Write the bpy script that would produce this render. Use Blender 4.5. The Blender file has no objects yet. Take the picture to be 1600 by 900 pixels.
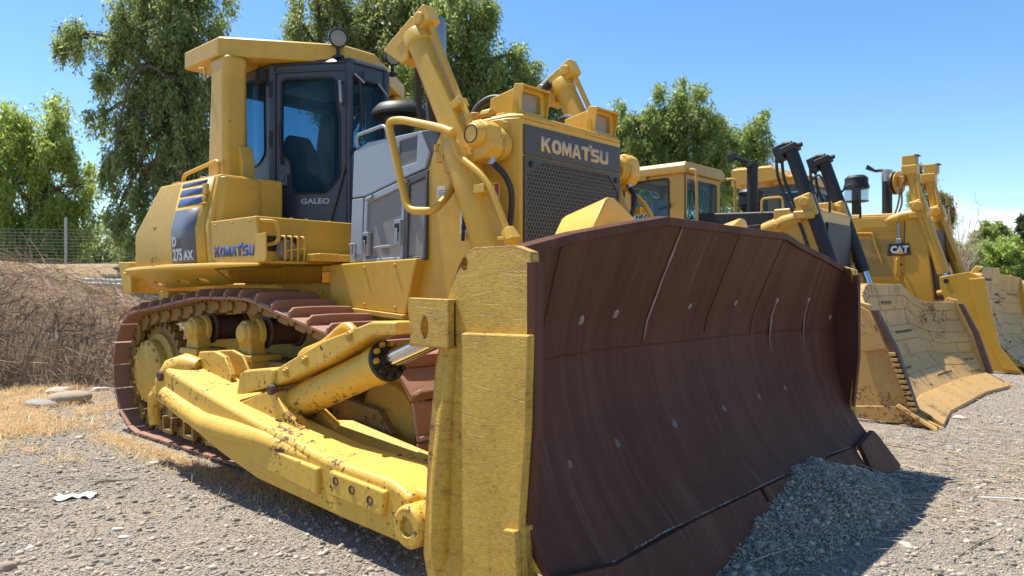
import bpy, bmesh, math, random
import numpy as np
from mathutils import Vector, Matrix, Quaternion

# ---------------------------------------------------------------- setup
S = bpy.context.scene
col = S.collection
RNG = random.Random(7)
NR = np.random.default_rng(11)

CAM = Vector((8.24, -4.56, 1.55)); YAW = math.radians(42.0); FOC = 1155.0
cam_d = bpy.data.cameras.new('camera'); cam = bpy.data.objects.new('camera', cam_d); col.objects.link(cam)
cam.location = CAM; cam.rotation_euler = (math.pi / 2, 0, YAW)
cam_d.sensor_width = 36; cam_d.lens = 26.0; cam_d.clip_start = .05; cam_d.clip_end = 2500
cam_d.dof.use_dof = True; cam_d.dof.focus_distance = 4.6; cam_d.dof.aperture_fstop = 3.2
S.camera = cam

SUN_TO = Vector((-.45, -.06, 1.0)).normalized()
sun_el = math.asin(SUN_TO.z); sun_az = math.atan2(SUN_TO.x, SUN_TO.y)
W = bpy.data.worlds.new('World'); S.world = W; W.use_nodes = True
wn = W.node_tree.nodes; wl = W.node_tree.links
bg = wn['Background']
sky = wn.new('ShaderNodeTexSky'); sky.sky_type = 'NISHITA'; sky.sun_disc = False
sky.sun_elevation = sun_el; sky.sun_rotation = sun_az
sky.air_density = 1.0; sky.dust_density = .15; sky.ozone_density = 2.6
# thin white cloud banks low over the horizon, the same all round
tc = wn.new('ShaderNodeTexCoord'); sep = wn.new('ShaderNodeSeparateXYZ')
mp = wn.new('ShaderNodeMapping'); mp.inputs['Scale'].default_value = (3.0, 3.0, 10.0)
nz = wn.new('ShaderNodeTexNoise'); nz.inputs['Scale'].default_value = 1.4; nz.inputs['Detail'].default_value = 7
nz.inputs['Roughness'].default_value = .55
rmp = wn.new('ShaderNodeValToRGB'); rmp.color_ramp.elements[0].position = .50; rmp.color_ramp.elements[1].position = .66
band = wn.new('ShaderNodeValToRGB')
band.color_ramp.elements[0].position = 0.0; band.color_ramp.elements[0].color = (.8, .8, .8, 1)
band.color_ramp.elements[1].position = .15; band.color_ramp.elements[1].color = (0, 0, 0, 1)
e = band.color_ramp.elements.new(.09); e.color = (.75, .75, .75, 1)
mul = wn.new('ShaderNodeMath'); mul.operation = 'MULTIPLY'
mixc = wn.new('ShaderNodeMix'); mixc.data_type = 'RGBA'
hs = wn.new('ShaderNodeHueSaturation'); hs.inputs['Saturation'].default_value = 1.20; hs.inputs['Value'].default_value = 1.0
wl.new(tc.outputs['Generated'], mp.inputs['Vector']); wl.new(tc.outputs['Generated'], sep.inputs[0])
wl.new(mp.outputs[0], nz.inputs['Vector']); wl.new(nz.outputs['Fac'], rmp.inputs[0]); wl.new(sep.outputs['Z'], band.inputs[0])
wl.new(rmp.outputs[0], mul.inputs[0]); wl.new(band.outputs[0], mul.inputs[1])
wl.new(mul.outputs[0], mixc.inputs['Factor']); wl.new(sky.outputs[0], hs.inputs['Color']); wl.new(hs.outputs[0], mixc.inputs[6])
mixc.inputs[7].default_value = (8.5, 8.9, 9.6, 1)
wl.new(mixc.outputs[2], bg.inputs['Color']); bg.inputs['Strength'].default_value = .108

sd = bpy.data.lights.new('sun', 'SUN'); so = bpy.data.objects.new('sun', sd); col.objects.link(so)
sd.energy = 4.8; sd.angle = math.radians(.55); sd.color = (1.0, .94, .84)
so.rotation_euler = (-SUN_TO).to_track_quat('-Z', 'Y').to_euler(); so.location = (0, 0, 30)
S.view_settings.view_transform = 'Standard'; S.view_settings.look = 'None'
S.view_settings.exposure = 0.88; S.view_settings.gamma = 1.0; S.view_settings.use_curve_mapping = False
S.cycles.max_bounces = 6; S.cycles.transparent_max_bounces = 12

# ---------------------------------------------------------------- helpers
def at(px, py, depth):
    """place in the yard seen at a photograph pixel, at a given distance along the view"""
    c, s = math.cos(YAW), math.sin(YAW)
    u = (px - 800) / FOC; w = (450 - py) / FOC
    return Vector((CAM.x + depth * (-s + u * c), CAM.y + depth * (c + u * s), CAM.z + depth * w))

class MB:
    def __init__(s): s.v = []; s.f = []
    def add(s, vs, fs):
        o = len(s.v); s.v += [tuple(p) for p in vs]; s.f += [tuple(i + o for i in f) for f in fs]; return s
    def box(s, x0, x1, y0, y1, z0, z1):
        v = [(x, y, z) for x in (x0, x1) for y in (y0, y1) for z in (z0, z1)]
        return s.add(v, [(0, 1, 3, 2), (4, 6, 7, 5), (0, 4, 5, 1), (2, 3, 7, 6), (0, 2, 6, 4), (1, 5, 7, 3)])
    def obox(s, c, ax, ay, az, hx, hy, hz):
        c = Vector(c); v = [c + ax * (sx * hx) + ay * (sy * hy) + az * (sz * hz) for sx in (-1, 1) for sy in (-1, 1) for sz in (-1, 1)]
        return s.add(v, [(0, 1, 3, 2), (4, 6, 7, 5), (0, 4, 5, 1), (2, 3, 7, 6), (0, 2, 6, 4), (1, 5, 7, 3)])
    def bar(s, p, q, w, h, up=(0, 0, 1)):
        p, q = Vector(p), Vector(q); d = (q - p).normalized(); sd_ = d.cross(Vector(up)).normalized(); u = sd_.cross(d)
        return s.obox((p + q) / 2, d, sd_, u, (q - p).length / 2, w / 2, h / 2)
    def loft(s, secs, cap=True, closed=True):
        n = len(secs[0]); o = len(s.v)
        for q in secs: s.v += [tuple(p) for p in q]
        for i in range(len(secs) - 1):
            for j in range(n if closed else n - 1):
                a = o + i * n + j; b = o + i * n + (j + 1) % n
                s.f.append((a, b, b + n, a + n))
        if cap:
            s.f.append(tuple(o + j for j in range(n))[::-1]); k = o + (len(secs) - 1) * n
            s.f.append(tuple(k + j for j in range(n)))
        return s
    def prism(s, poly, axis, a, b):
        def P(p, t): return {'y': (p[0], t, p[1]), 'x': (t, p[0], p[1]), 'z': (p[0], p[1], t)}[axis]
        return s.loft([[P(p, a) for p in poly], [P(p, b) for p in poly]])
    def tube(s, pts, r, n=8, cap=True):
        pts = [Vector(p) for p in pts]; m = len(pts)
        rs = r if isinstance(r, (list, tuple)) else [r] * m
        t0 = (pts[1] - pts[0]).normalized()
        nrm = t0.cross(Vector((0, 0, 1)))
        if nrm.length < .05: nrm = t0.cross(Vector((0, 1, 0)))
        nrm.normalize(); secs = []
        for i in range(m):
            t = (pts[min(i + 1, m - 1)] - pts[max(i - 1, 0)]).normalized()
            nrm = (nrm - t * nrm.dot(t))
            nrm = nrm.normalized() if nrm.length > 1e-5 else t.orthogonal().normalized()
            b = t.cross(nrm)
            secs.append([pts[i] + (nrm * math.cos(k * 2 * math.pi / n) + b * math.sin(k * 2 * math.pi / n)) * rs[i] for k in range(n)])
        return s.loft(secs, cap)
    def cyl(s, p, q, r, r2=None, n=20): return s.tube([p, q], [r, r if r2 is None else r2], n)
    def lathe(s, o, d, prof, n=24, cap=True):
        o, d = Vector(o), Vector(d).normalized(); a = d.orthogonal().normalized(); b = d.cross(a)
        return s.loft([[o + d * h + (a * math.cos(k * 2 * math.pi / n) + b * math.sin(k * 2 * math.pi / n)) * max(r, 1e-4) for k in range(n)] for r, h in prof], cap)
    def plate(s, o, u, v, outer, holes, th):
        """flat plate in the plane o,u,v with holes, th thick towards -normal"""
        o, u, v = Vector(o), Vector(u).normalized(), Vector(v).normalized(); nn = u.cross(v)
        loops = [outer] + holes; flat = [p for l in loops for p in l]
        N = len(flat); base = [o + u * p[0] + v * p[1] for p in flat]
        bm = bmesh.new(); bv = [bm.verts.new((p[0], p[1], 0)) for p in flat]; bm.verts.index_update(); k = 0; ed = []
        for l in loops:
            ed += [bm.edges.new((bv[k + i], bv[k + (i + 1) % len(l)])) for i in range(len(l))]; k += len(l)
        bmesh.ops.triangle_fill(bm, use_beauty=True, use_dissolve=False, edges=ed, normal=(0, 0, 1)); fs = []
        for t in bm.faces:
            t = tuple(q.index for q in t.verts); fs.append(t); fs.append(tuple(i + N for i in t[::-1]))
        bm.free()
        k = 0
        for l in loops:
            for i in range(len(l)): j = (i + 1) % len(l); fs.append((k + i, k + j, k + j + N, k + i + N))
            k += len(l)
        return s.add(base + [p - nn * th for p in base], fs)
    def mirror(s):
        m = MB(); m.v = [(x, -y, z) for x, y, z in s.v]; m.f = [f[::-1] for f in s.f]; return m
    def mesh(s, name, smooth=35, fix=True):
        me = bpy.data.meshes.new(name); me.from_pydata(s.v, [], s.f)
        if fix:
            bm = bmesh.new(); bm.from_mesh(me); bmesh.ops.recalc_face_normals(bm, faces=bm.faces); bm.to_mesh(me); bm.free()
        me.shade_smooth()
        if smooth: me.set_sharp_from_angle(angle=math.radians(smooth))
        return me
    def build(s, name, mat, parent=None, bevel=.008, smooth=35, seg=2):
        me = s.mesh(name, smooth); me.materials.append(mat)
        o = bpy.data.objects.new(name, me); col.objects.link(o)
        if bevel:
            b = o.modifiers.new('bevel', 'BEVEL'); b.width = bevel; b.segments = seg; b.limit_method = 'ANGLE'; b.angle_limit = math.radians(38)
        return o

# children of a thing keep yard coordinates; children of a part sit in the part's own frame (identity)
def thing(name, label, cat, loc, group=None):
    o = bpy.data.objects.new(name, None); col.objects.link(o); o.location = loc; o.empty_display_size = .2
    tag(o, label, cat, group); return o
def tag(o, label=None, cat=None, group=None, kind=None):
    if label: o['label'] = label
    if cat: o['category'] = cat
    if group: o['group'] = group
    if kind: o['kind'] = kind
    return o
def part(mb, name, mat, root, bevel=.008, smooth=35, seg=2):
    """a part of a thing (Empty root) or a sub-part (mesh root), built in yard coordinates"""
    me = mb.mesh(name, smooth); me.materials.append(mat)
    o = bpy.data.objects.new(name, me); col.objects.link(o); o.parent = root
    if root.type == 'EMPTY': o.matrix_parent_inverse = Matrix.Translation(root.location).inverted()
    if bevel:
        b = o.modifiers.new('bevel', 'BEVEL'); b.width = bevel; b.segments = seg; b.limit_method = 'ANGLE'
        b.angle_limit = math.radians(38); b.harden_normals = True
    return o
def part_me(me, name, mtx, root):
    o = bpy.data.objects.new(name, me); col.objects.link(o); o.parent = root; o.matrix_local = mtx
    if root.type == 'EMPTY': o.matrix_parent_inverse = Matrix.Translation(root.location).inverted(); o.matrix_basis = mtx
    return o
def smooth_path(pts, k=4):
    pts = [Vector(p) for p in pts]; out = []
    for i in range(len(pts) - 1):
        p0 = pts[max(i - 1, 0)]; p1 = pts[i]; p2 = pts[i + 1]; p3 = pts[min(i + 2, len(pts) - 1)]
        for j in range(k):
            t = j / k
            out.append(.5 * ((2 * p1) + (p2 - p0) * t + (2 * p0 - 5 * p1 + 4 * p2 - p3) * t * t + (3 * p1 - p0 - 3 * p2 + p3) * t ** 3))
    return out + [pts[-1]]
def fillet(pts, r, k=4, closed=False):
    """round the corners of a polyline (2-D or 3-D)"""
    P = [Vector(p) for p in pts]; n = len(P); out = []
    for i in range(n):
        if not closed and i in (0, n - 1): out.append(P[i]); continue
        a, b, c = P[i - 1], P[i], P[(i + 1) % n]; d1 = (a - b); d2 = (c - b)
        q = min(r, d1.length * .45, d2.length * .45); s_ = b + d1.normalized() * q; e_ = b + d2.normalized() * q
        for j in range(k + 1):
            t = j / k; out.append(s_ * (1 - t) ** 2 + b * 2 * t * (1 - t) + e_ * t * t)
    return out
def rrect(x0, x1, y0, y1, r=.02, k=3): return [tuple(p) for p in fillet([(x0, y0), (x1, y0), (x1, y1), (x0, y1)], r, k, True)]
def circle(cx, cy, r, n=12): return [(cx + r * math.cos(i * 2 * math.pi / n), cy + r * math.sin(i * 2 * math.pi / n)) for i in range(n)]
def text(body, size, o, u, v, mat, root, name='lettering', bold=.0, sx=1.0, depth=.002):
    cu = bpy.data.curves.new('t', 'FONT'); cu.body = body; cu.size = size; cu.offset = bold; cu.extrude = depth; cu.resolution_u = 3
    t = bpy.data.objects.new('t', cu); col.objects.link(t)
    me = bpy.data.meshes.new_from_object(t.evaluated_get(bpy.context.evaluated_depsgraph_get()))
    bpy.data.objects.remove(t); me.materials.clear(); me.materials.append(mat); me.name = name
    u, v = Vector(u).normalized(), Vector(v).normalized(); w = u.cross(v)
    M = Matrix((u * sx, v, w)).transposed().to_4x4(); M.translation = Vector(o)
    me.transform(M)
    b = bpy.data.objects.new(name, me); col.objects.link(b); b.parent = root
    if root.type == 'EMPTY': b.matrix_parent_inverse = Matrix.Translation(root.location).inverted()
    return b
def np_mesh(name, verts, faces_flat, loop_tot, mat, smooth=False):
    me = bpy.data.meshes.new(name); nf = len(loop_tot)
    me.vertices.add(len(verts)); me.vertices.foreach_set('co', np.asarray(verts, np.float32).ravel())
    me.loops.add(len(faces_flat)); me.loops.foreach_set('vertex_index', np.asarray(faces_flat, np.int32))
    me.polygons.add(nf); st = np.concatenate(([0], np.cumsum(loop_tot)[:-1])).astype(np.int32)
    me.polygons.foreach_set('loop_start', st); me.polygons.foreach_set('loop_total', np.asarray(loop_tot, np.int32))
    if smooth: me.polygons.foreach_set('use_smooth', np.ones(nf, bool))
    me.update(); me.validate(); me.materials.append(mat)
    return me

# ---------------------------------------------------------------- materials
def new_mat(name):
    m = bpy.data.materials.new(name); m.use_nodes = True; nt = m.node_tree
    return m, nt, nt.nodes, nt.links, nt.nodes['Principled BSDF']
def ramp(nd, a, b, c0=(0, 0, 0, 1), c1=(1, 1, 1, 1)):
    r = nd.new('ShaderNodeValToRGB'); r.color_ramp.elements[0].position = a; r.color_ramp.elements[1].position = b
    r.color_ramp.elements[0].color = c0; r.color_ramp.elements[1].color = c1; return r
def noise(nd, ln, vec, scale, detail=5, rough=.6, mscale=None, dist=0):
    n = nd.new('ShaderNodeTexNoise'); n.inputs['Scale'].default_value = scale; n.inputs['Detail'].default_value = detail
    n.inputs['Roughness'].default_value = rough; n.inputs['Distortion'].default_value = dist
    if mscale:
        m = nd.new('ShaderNodeMapping'); m.inputs['Scale'].default_value = mscale; ln.new(vec, m.inputs['Vector']); vec = m.outputs[0]
    ln.new(vec, n.inputs['Vector']); return n.outputs['Fac']
def mixcol(nd, ln, fac, a, b, mode='MIX'):
    m = nd.new('ShaderNodeMix'); m.data_type = 'RGBA'; m.blend_type = mode
    for sock, val in ((m.inputs['Factor'], fac), (m.inputs[6], a), (m.inputs[7], b)):
        if hasattr(val, 'is_linked') or hasattr(val, 'links'): ln.new(val, sock)
        else: sock.default_value = val if not isinstance(val, tuple) else (*val[:3], 1)
    return m.outputs[2]
def math_n(nd, ln, op, a, b):
    m = nd.new('ShaderNodeMath'); m.operation = op
    for s_, v_ in ((m.inputs[0], a), (m.inputs[1], b)):
        if hasattr(v_, 'links'): ln.new(v_, s_)
        else: s_.default_value = v_
    return m.outputs[0]
def paint(name, c, chip=.5, chipcol=(.10, .045, .025), rough=.42, bump=.06, bscale=60, streak=.0, vary=.14, dirt=.25, coat=0, metal=0, edge=0):
    """worn paint: tone drifts, dust, chips to rust, runs"""
    m, nt, nd, ln, b = new_mat(name)
    t = nd.new('ShaderNodeTexCoord').outputs['Object']
    n1 = noise(nd, ln, t, 1.7, 4); n2 = noise(nd, ln, t, 9, 6, .65)
    d = tuple(max(0, x * (1 - vary * 1.6)) for x in c); l = tuple(min(1, x * (1 + vary)) for x in c)
    base = mixcol(nd, ln, n1, d, l)
    r2 = ramp(nd, .45, .8); ln.new(n2, r2.inputs[0])
    dm = nd.new('ShaderNodeMath'); dm.operation = 'MULTIPLY'; dm.inputs[1].default_value = dirt; ln.new(r2.outputs[0], dm.inputs[0])
    base = mixcol(nd, ln, dm.outputs[0], base, (c[0] * .45 + .09, c[1] * .42 + .08, c[2] * .5 + .055))
    if streak:
        st = noise(nd, ln, t, 1.0, 5, .6, (22, 22, 1.3)); rs = ramp(nd, .55, .75); ln.new(st, rs.inputs[0])
        base = mixcol(nd, ln, math_n(nd, ln, 'MULTIPLY', rs.outputs[0], streak), base, (.20, .105, .045))
    rough_s = None
    if chip:
        n3 = noise(nd, ln, t, 26, 9, .72); n4 = noise(nd, ln, t, 2.3, 3, .6)
        s_ = math_n(nd, ln, 'ADD', math_n(nd, ln, 'MULTIPLY', n4, .45), math_n(nd, ln, 'MULTIPLY', n3, .75))
        th = .825 - .125 * chip
        rc = ramp(nd, th, th + .035); ln.new(s_, rc.inputs[0])
        base = mixcol(nd, ln, rc.outputs[0], base, chipcol)
        rough_s = rc.outputs[0]
    if edge:
        bv = nd.new('ShaderNodeBevel'); bv.samples = 4; bv.inputs['Radius'].default_value = .022
        ge = nd.new('ShaderNodeNewGeometry'); dt = nd.new('ShaderNodeVectorMath'); dt.operation = 'DOT_PRODUCT'
        ln.new(bv.outputs[0], dt.inputs[0]); ln.new(ge.outputs['Normal'], dt.inputs[1])
        ev = math_n(nd, ln, 'SUBTRACT', 1.0, dt.outputs['Value'])
        ev = math_n(nd, ln, 'ADD', math_n(nd, ln, 'MULTIPLY', ev, 1.6), math_n(nd, ln, 'MULTIPLY', noise(nd, ln, t, 14, 7, .7), .62))
        re_ = ramp(nd, .47, .56); ln.new(ev, re_.inputs[0])
        base = mixcol(nd, ln, math_n(nd, ln, 'MULTIPLY', re_.outputs[0], edge), base, (.20, .085, .04))
    ln.new(base, b.inputs['Base Color']); b.inputs['Roughness'].default_value = rough; b.inputs['Metallic'].default_value = metal
    if rough_s is not None:
        rr = nd.new('ShaderNodeMapRange'); rr.inputs['To Min'].default_value = rough; rr.inputs['To Max'].default_value = .85
        ln.new(rough_s, rr.inputs['Value']); ln.new(rr.outputs[0], b.inputs['Roughness'])
    if bump:
        nb = noise(nd, ln, t, bscale, 6, .62); bp = nd.new('ShaderNodeBump'); bp.inputs['Strength'].default_value = min(1, bump * 4)
        bp.inputs['Distance'].default_value = .012 * bump * 4; ln.new(nb, bp.inputs['Height']); ln.new(bp.outputs[0], b.inputs['Normal'])
    if coat: b.inputs['Coat Weight'].default_value = coat
    return m
M = {}
GLYPH = {
 'K': [[(0,0),(.30,0),(.30,.36),(.38,.46),(.64,0),(1,0),(.60,.62),(.97,1),(.61,1),(.30,.64),(.30,1),(0,1)]],
 'O': [[(.5+.5*math.copysign(abs(math.cos(a*.2618))**.8,math.cos(a*.2618)),.5+.5*math.copysign(abs(math.sin(a*.2618))**.8,math.sin(a*.2618))) for a in range(24)],[(.5+.19*math.cos(a*.5236),.5+.26*math.sin(a*.5236)) for a in range(12)]],
 'M': [[(0,0),(.23,0),(.23,.58),(.41,.06),(.59,.06),(.77,.58),(.77,0),(1,0),(1,1),(.70,1),(.5,.46),(.30,1),(0,1)]],
 'A': [[(0,0),(.28,0),(.34,.2),(.66,.2),(.72,0),(1,0),(.66,1),(.34,1)],[(.41,.42),(.59,.42),(.5,.76)]],
 'T': [[(.33,0),(.67,0),(.67,.74),(1,.74),(1,1),(0,1),(0,.74),(.33,.74)]],
 'S': [[(0,0),(.82,0),(1,.16),(1,.46),(.84,.6),(.33,.6),(.33,.75),(.95,.75),(.95,1),(.18,1),(0,.86),(0,.54),(.16,.40),(.67,.40),(.67,.25),(0,.25)]],
 'U': [[(0,.18),(.18,0),(.82,0),(1,.18),(1,1),(.69,1),(.69,.27),(.31,.27),(.31,1),(0,1)]]}
def logo(word, o, u, v, w, h, mat, root, th=.003):
    """block lettering, one flat plate per letter"""
    o, u, v = Vector(o), Vector(u).normalized(), Vector(v).normalized(); n = len(word); cw = w / (n + .05 * (n - 1)); gap = cw * .05
    for i, ch in enumerate(word):
        L_ = [[(p[0] * cw + i * (cw + gap), p[1] * h) for p in l] for l in GLYPH[ch]]
        part(MB().plate(o, u, v, L_[0], L_[1:], th), 'letter', mat, root, bevel=0, smooth=0)
    x = 4.86 * (cw + gap); part(MB().plate(o, u, v, [(x, h * .86), (x + cw * .25, h * .86), (x + cw * .27, h * 1.2), (x - cw * .06, h * 1.2)], [], th), 'letter', mat, root, bevel=0, smooth=0)
YEL = (.60, .345, .045)
M['yellow'] = paint('sheet_metal_yellow', (.63, .372, .040), chip=.5, bump=.025, rough=.42, vary=.13, dirt=.38, streak=.16)
M['yellow_frame'] = paint('chassis_yellow', (.56, .35, .045), chip=.95, bump=.05, rough=.55, streak=.4, dirt=.45, edge=.35)
M['yellow_arm'] = paint('thick_repaint_yellow', (.69, .42, .052), chip=1.15, bump=.11, bscale=45, rough=.5, streak=.35, dirt=.32, edge=.6)
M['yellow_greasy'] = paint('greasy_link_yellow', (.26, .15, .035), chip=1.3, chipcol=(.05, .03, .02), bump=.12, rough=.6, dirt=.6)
M['grimy_shade'] = paint('grimy_shade_undercarriage_yellow', (.24, .155, .04), chip=1.2, chipcol=(.04, .027, .02), bump=.1, rough=.7, dirt=.9, streak=.5)  # grimy paint, darkened further to stand in for shade inside the track
M['rust_shoe'] = paint('rusty_shoe_steel', (.33, .165, .105), chip=.9, chipcol=(.12, .05, .03), bump=.1, rough=.62, vary=.25, dirt=.3)
M['dark_rust'] = paint('dark_rust', (.10, .05, .035), chip=.6, bump=.12, rough=.7)
M['black'] = paint('satin_black', (.012, .012, .013), chip=.4, chipcol=(.07, .045, .035), bump=.04, rough=.55, dirt=.10)
M['rubber'] = paint('black_rubber', (.02, .02, .02), chip=0, bump=.02, rough=.6, dirt=.15)
M['grey'] = paint('light_grey_panel', (.30, .335, .38), chip=.2, bump=.015, rough=.33, vary=.06, dirt=.15)
M['grey_mid'] = paint('mid_grey_panel', (.075, .078, .086), chip=.2, bump=.015, rough=.4, vary=.06, dirt=.2)
M['mesh_grey'] = paint('perforated_grey_sheet', (.23, .215, .20), chip=0, bump=.05, bscale=160, rough=.55, dirt=.25)
M['grille'] = paint('dark_grille_steel', (.085, .078, .070), chip=0, bump=.05, bscale=160, rough=.5, dirt=.35)
M['name_grey'] = paint('charcoal_name_panel', (.050, .049, .050), chip=.3, chipcol=(.2, .18, .15), bump=.02, rough=.5, dirt=.3)
M['cab'] = paint('cab_charcoal', (.045, .048, .062), chip=.1, bump=.012, rough=.36, vary=.1, dirt=.12)
M['chrome'] = paint('chrome_rod', (.62, .62, .62), chip=0, bump=.01, rough=.14, metal=1, dirt=.1)
M['steel'] = paint('bare_steel', (.38, .37, .36), chip=.4, bump=.04, rough=.35, metal=.8, dirt=.2)
M['decal_blue'] = paint('blue_decal', (.055, .09, .27), chip=.2, chipcol=(.3, .3, .3), bump=0, rough=.4, vary=.1, dirt=.1)
M['decal_grey'] = paint('grey_decal', (.105, .115, .145), chip=.25, chipcol=(.3, .3, .3), bump=.01, rough=.4, dirt=.2)
M['decal_white'] = paint('white_print', (.62, .62, .63), chip=0, bump=0, rough=.5, dirt=.12)
M['decal_faded'] = paint('faded_letter', (.52, .42, .28), chip=.2, bump=.02, rough=.6, dirt=.3)
M['decal_pink'] = paint('pink_print', (.38, .05, .09), chip=0, bump=0, rough=.5)
M['decal_black'] = paint('black_print', (.02, .02, .022), chip=0, bump=0, rough=.5)
M['tan'] = paint('tan_worn_blade', (.52, .315, .095), chip=1.3, chipcol=(.16, .065, .03), bump=.08, rough=.6, streak=.4, dirt=.5)
M['tan_cab'] = paint('tan_paint', (.54, .315, .05), chip=.3, bump=.015, rough=.42, dirt=.3)
M['far_yellow'] = paint('amber_paint', (.56, .31, .03), chip=.4, bump=.03, rough=.4, dirt=.2)
M['reflector'] = paint('dull_reflector', (.55, .53, .50), chip=0, bump=.02, rough=.35, dirt=.2)
M['orange'] = paint('orange_lens', (.75, .16, .02), chip=0, bump=0, rough=.2)
M['concrete'] = paint('grey_stone', (.30, .28, .26), chip=0, bump=.2, bscale=14, rough=.9, vary=.25, dirt=.4)

# the blade face: brown burnished steel with vertical runs
m, nt, nd, ln, b = new_mat('blade_face_brown'); t = nd.new('ShaderNodeTexCoord').outputs['Object']
n1 = noise(nd, ln, t, 1.0, 6, .6, (1.2, 4, .4)); n2 = noise(nd, ln, t, 7, 7, .65); n3 = noise(nd, ln, t, 1.0, 6, .6, (1, 8, .32))
c1 = mixcol(nd, ln, n1, (.056, .0185, .0105), (.115, .043, .025))
r_ = ramp(nd, .46, .80); ln.new(n3, r_.inputs[0])
c1 = mixcol(nd, ln, math_n(nd, ln, 'MULTIPLY', r_.outputs[0], .50), c1, (.17, .078, .050))
r_ = ramp(nd, .56, .75); ln.new(n2, r_.inputs[0])
c1 = mixcol(nd, ln, math_n(nd, ln, 'MULTIPLY', r_.outputs[0], .35), c1, (.10, .058, .045))
n4 = noise(nd, ln, t, 1.0, 4, .5, (2, 15, .45)); r4 = ramp(nd, .62, .74); ln.new(n4, r4.inputs[0])
c1 = mixcol(nd, ln, math_n(nd, ln, 'MULTIPLY', r4.outputs[0], .22), c1, (.24, .17, .14))
ln.new(c1, b.inputs['Base Color']); b.inputs['Roughness'].default_value = .62; b.inputs['Metallic'].default_value = 0.0; b.inputs['Specular IOR Level'].default_value = .15
nb = noise(nd, ln, t, 30, 6, .6); nb2 = noise(nd, ln, t, 1.0, 4, .5, (1.5, 6, .8))
hh = math_n(nd, ln, 'ADD', math_n(nd, ln, 'MULTIPLY', nb, .35), nb2)
bp = nd.new('ShaderNodeBump'); bp.inputs['Strength'].default_value = .35; bp.inputs['Distance'].default_value = .012
ln.new(hh, bp.inputs['Height']); ln.new(bp.outputs[0], b.inputs['Normal'])
M['blade_face'] = m

# the blade cheeks: thick brush paint over pitted steel, rust in the pits
m, nt, nd, ln, b = new_mat('pitted_yellow_cheek'); t = nd.new('ShaderNodeTexCoord').outputs['Object']
n1 = noise(nd, ln, t, 2.0, 4, .6); c1 = mixcol(nd, ln, n1, (.60, .352, .034), (.73, .46, .055))
n2 = noise(nd, ln, t, 34, 9, .72, None, .6); n3 = noise(nd, ln, t, 2.6, 5, .6)
n5 = noise(nd, ln, t, 1.0, 7, .65, (30, 30, 90), 1.5)
s_ = math_n(nd, ln, 'ADD', math_n(nd, ln, 'MULTIPLY', n2, .72), math_n(nd, ln, 'MULTIPLY', n3, .5))
r_ = ramp(nd, .50, .72); ln.new(s_, r_.inputs[0])
c1 = mixcol(nd, ln, math_n(nd, ln, 'MULTIPLY', r_.outputs[0], .75), c1, (.42, .235, .03))
r_ = ramp(nd, .70, .77); ln.new(s_, r_.inputs[0]); c1 = mixcol(nd, ln, r_.outputs[0], c1, (.22, .085, .03))
bv = nd.new('ShaderNodeBevel'); bv.samples = 4; bv.inputs['Radius'].default_value = .03
ge = nd.new('ShaderNodeNewGeometry'); dt = nd.new('ShaderNodeVectorMath'); dt.operation = 'DOT_PRODUCT'
ln.new(bv.outputs[0], dt.inputs[0]); ln.new(ge.outputs['Normal'], dt.inputs[1])
ev = math_n(nd, ln, 'ADD', math_n(nd, ln, 'MULTIPLY', math_n(nd, ln, 'SUBTRACT', 1.0, dt.outputs['Value']), 1.7), math_n(nd, ln, 'MULTIPLY', noise(nd, ln, t, 11, 8, .7), .62))
re_ = ramp(nd, .43, .56); ln.new(ev, re_.inputs[0]); c1 = mixcol(nd, ln, math_n(nd, ln, 'MULTIPLY', re_.outputs[0], .85), c1, (.19, .075, .045))
ln.new(c1, b.inputs['Base Color']); b.inputs['Roughness'].default_value = .5
n6 = noise(nd, ln, t, 1.0, 5, .6, (5, 5, 60), .4); r6 = ramp(nd, .60, .68); ln.new(n6, r6.inputs[0])
hh = math_n(nd, ln, 'SUBTRACT', math_n(nd, ln, 'ADD', math_n(nd, ln, 'MULTIPLY', n2, n3), math_n(nd, ln, 'MULTIPLY', n5, .5)), math_n(nd, ln, 'MULTIPLY', r6.outputs[0], .25))
bp = nd.new('ShaderNodeBump'); bp.inputs['Strength'].default_value = .75; bp.inputs['Distance'].default_value = .02
ln.new(hh, bp.inputs['Height']); ln.new(bp.outputs[0], b.inputs['Normal'])
M['cheek'] = m

def glass_mat(name, tint, trans, rough=.03, haze=(.06, .13, .19)):  # blue default colour stands in for sky reflected in the cab glass
    m, nt, nd, ln, b = new_mat(name); out = nd['Material Output']
    tr = nd.new('ShaderNodeBsdfTransparent'); tr.inputs[0].default_value = (*tint, 1)
    b.inputs['Base Color'].default_value = (*haze, 1); b.inputs['Roughness'].default_value = rough
    mx = nd.new('ShaderNodeMixShader'); mx.inputs[0].default_value = 1 - trans
    ln.new(tr.outputs[0], mx.inputs[1]); ln.new(b.outputs[0], mx.inputs[2]); ln.new(mx.outputs[0], out.inputs[0]); return m
M['glass'] = glass_mat('cab_glass', (.60, .78, .86), .80)
M['lens'] = glass_mat('lamp_lens', (.80, .78, .72), .5, .15, (.45, .42, .36))
M['bowl'] = glass_mat('clear_bowl', (.80, .84, .88), .8, .05, (.3, .3, .3))
# ---------------------------------------------------------------- the big bulldozer in front
D = thing('bulldozer', 'large yellow bulldozer in front with raised black cab and wide brown curved blade', 'bulldozer', (2.2, 0, 0), 'bulldozers parked in a row')
XA, YA, ZA = Vector((1, 0, 0)), Vector((0, 1, 0)), Vector((0, 0, 1))
NY = Vector((0, -1, 0))
def both(mb, name, mat, root=None, **k):
    """the same part on both flanks"""
    return part(mb, name, mat, root or D, **k), part(mb.mirror(), name, mat, root or D, **k)

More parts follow.
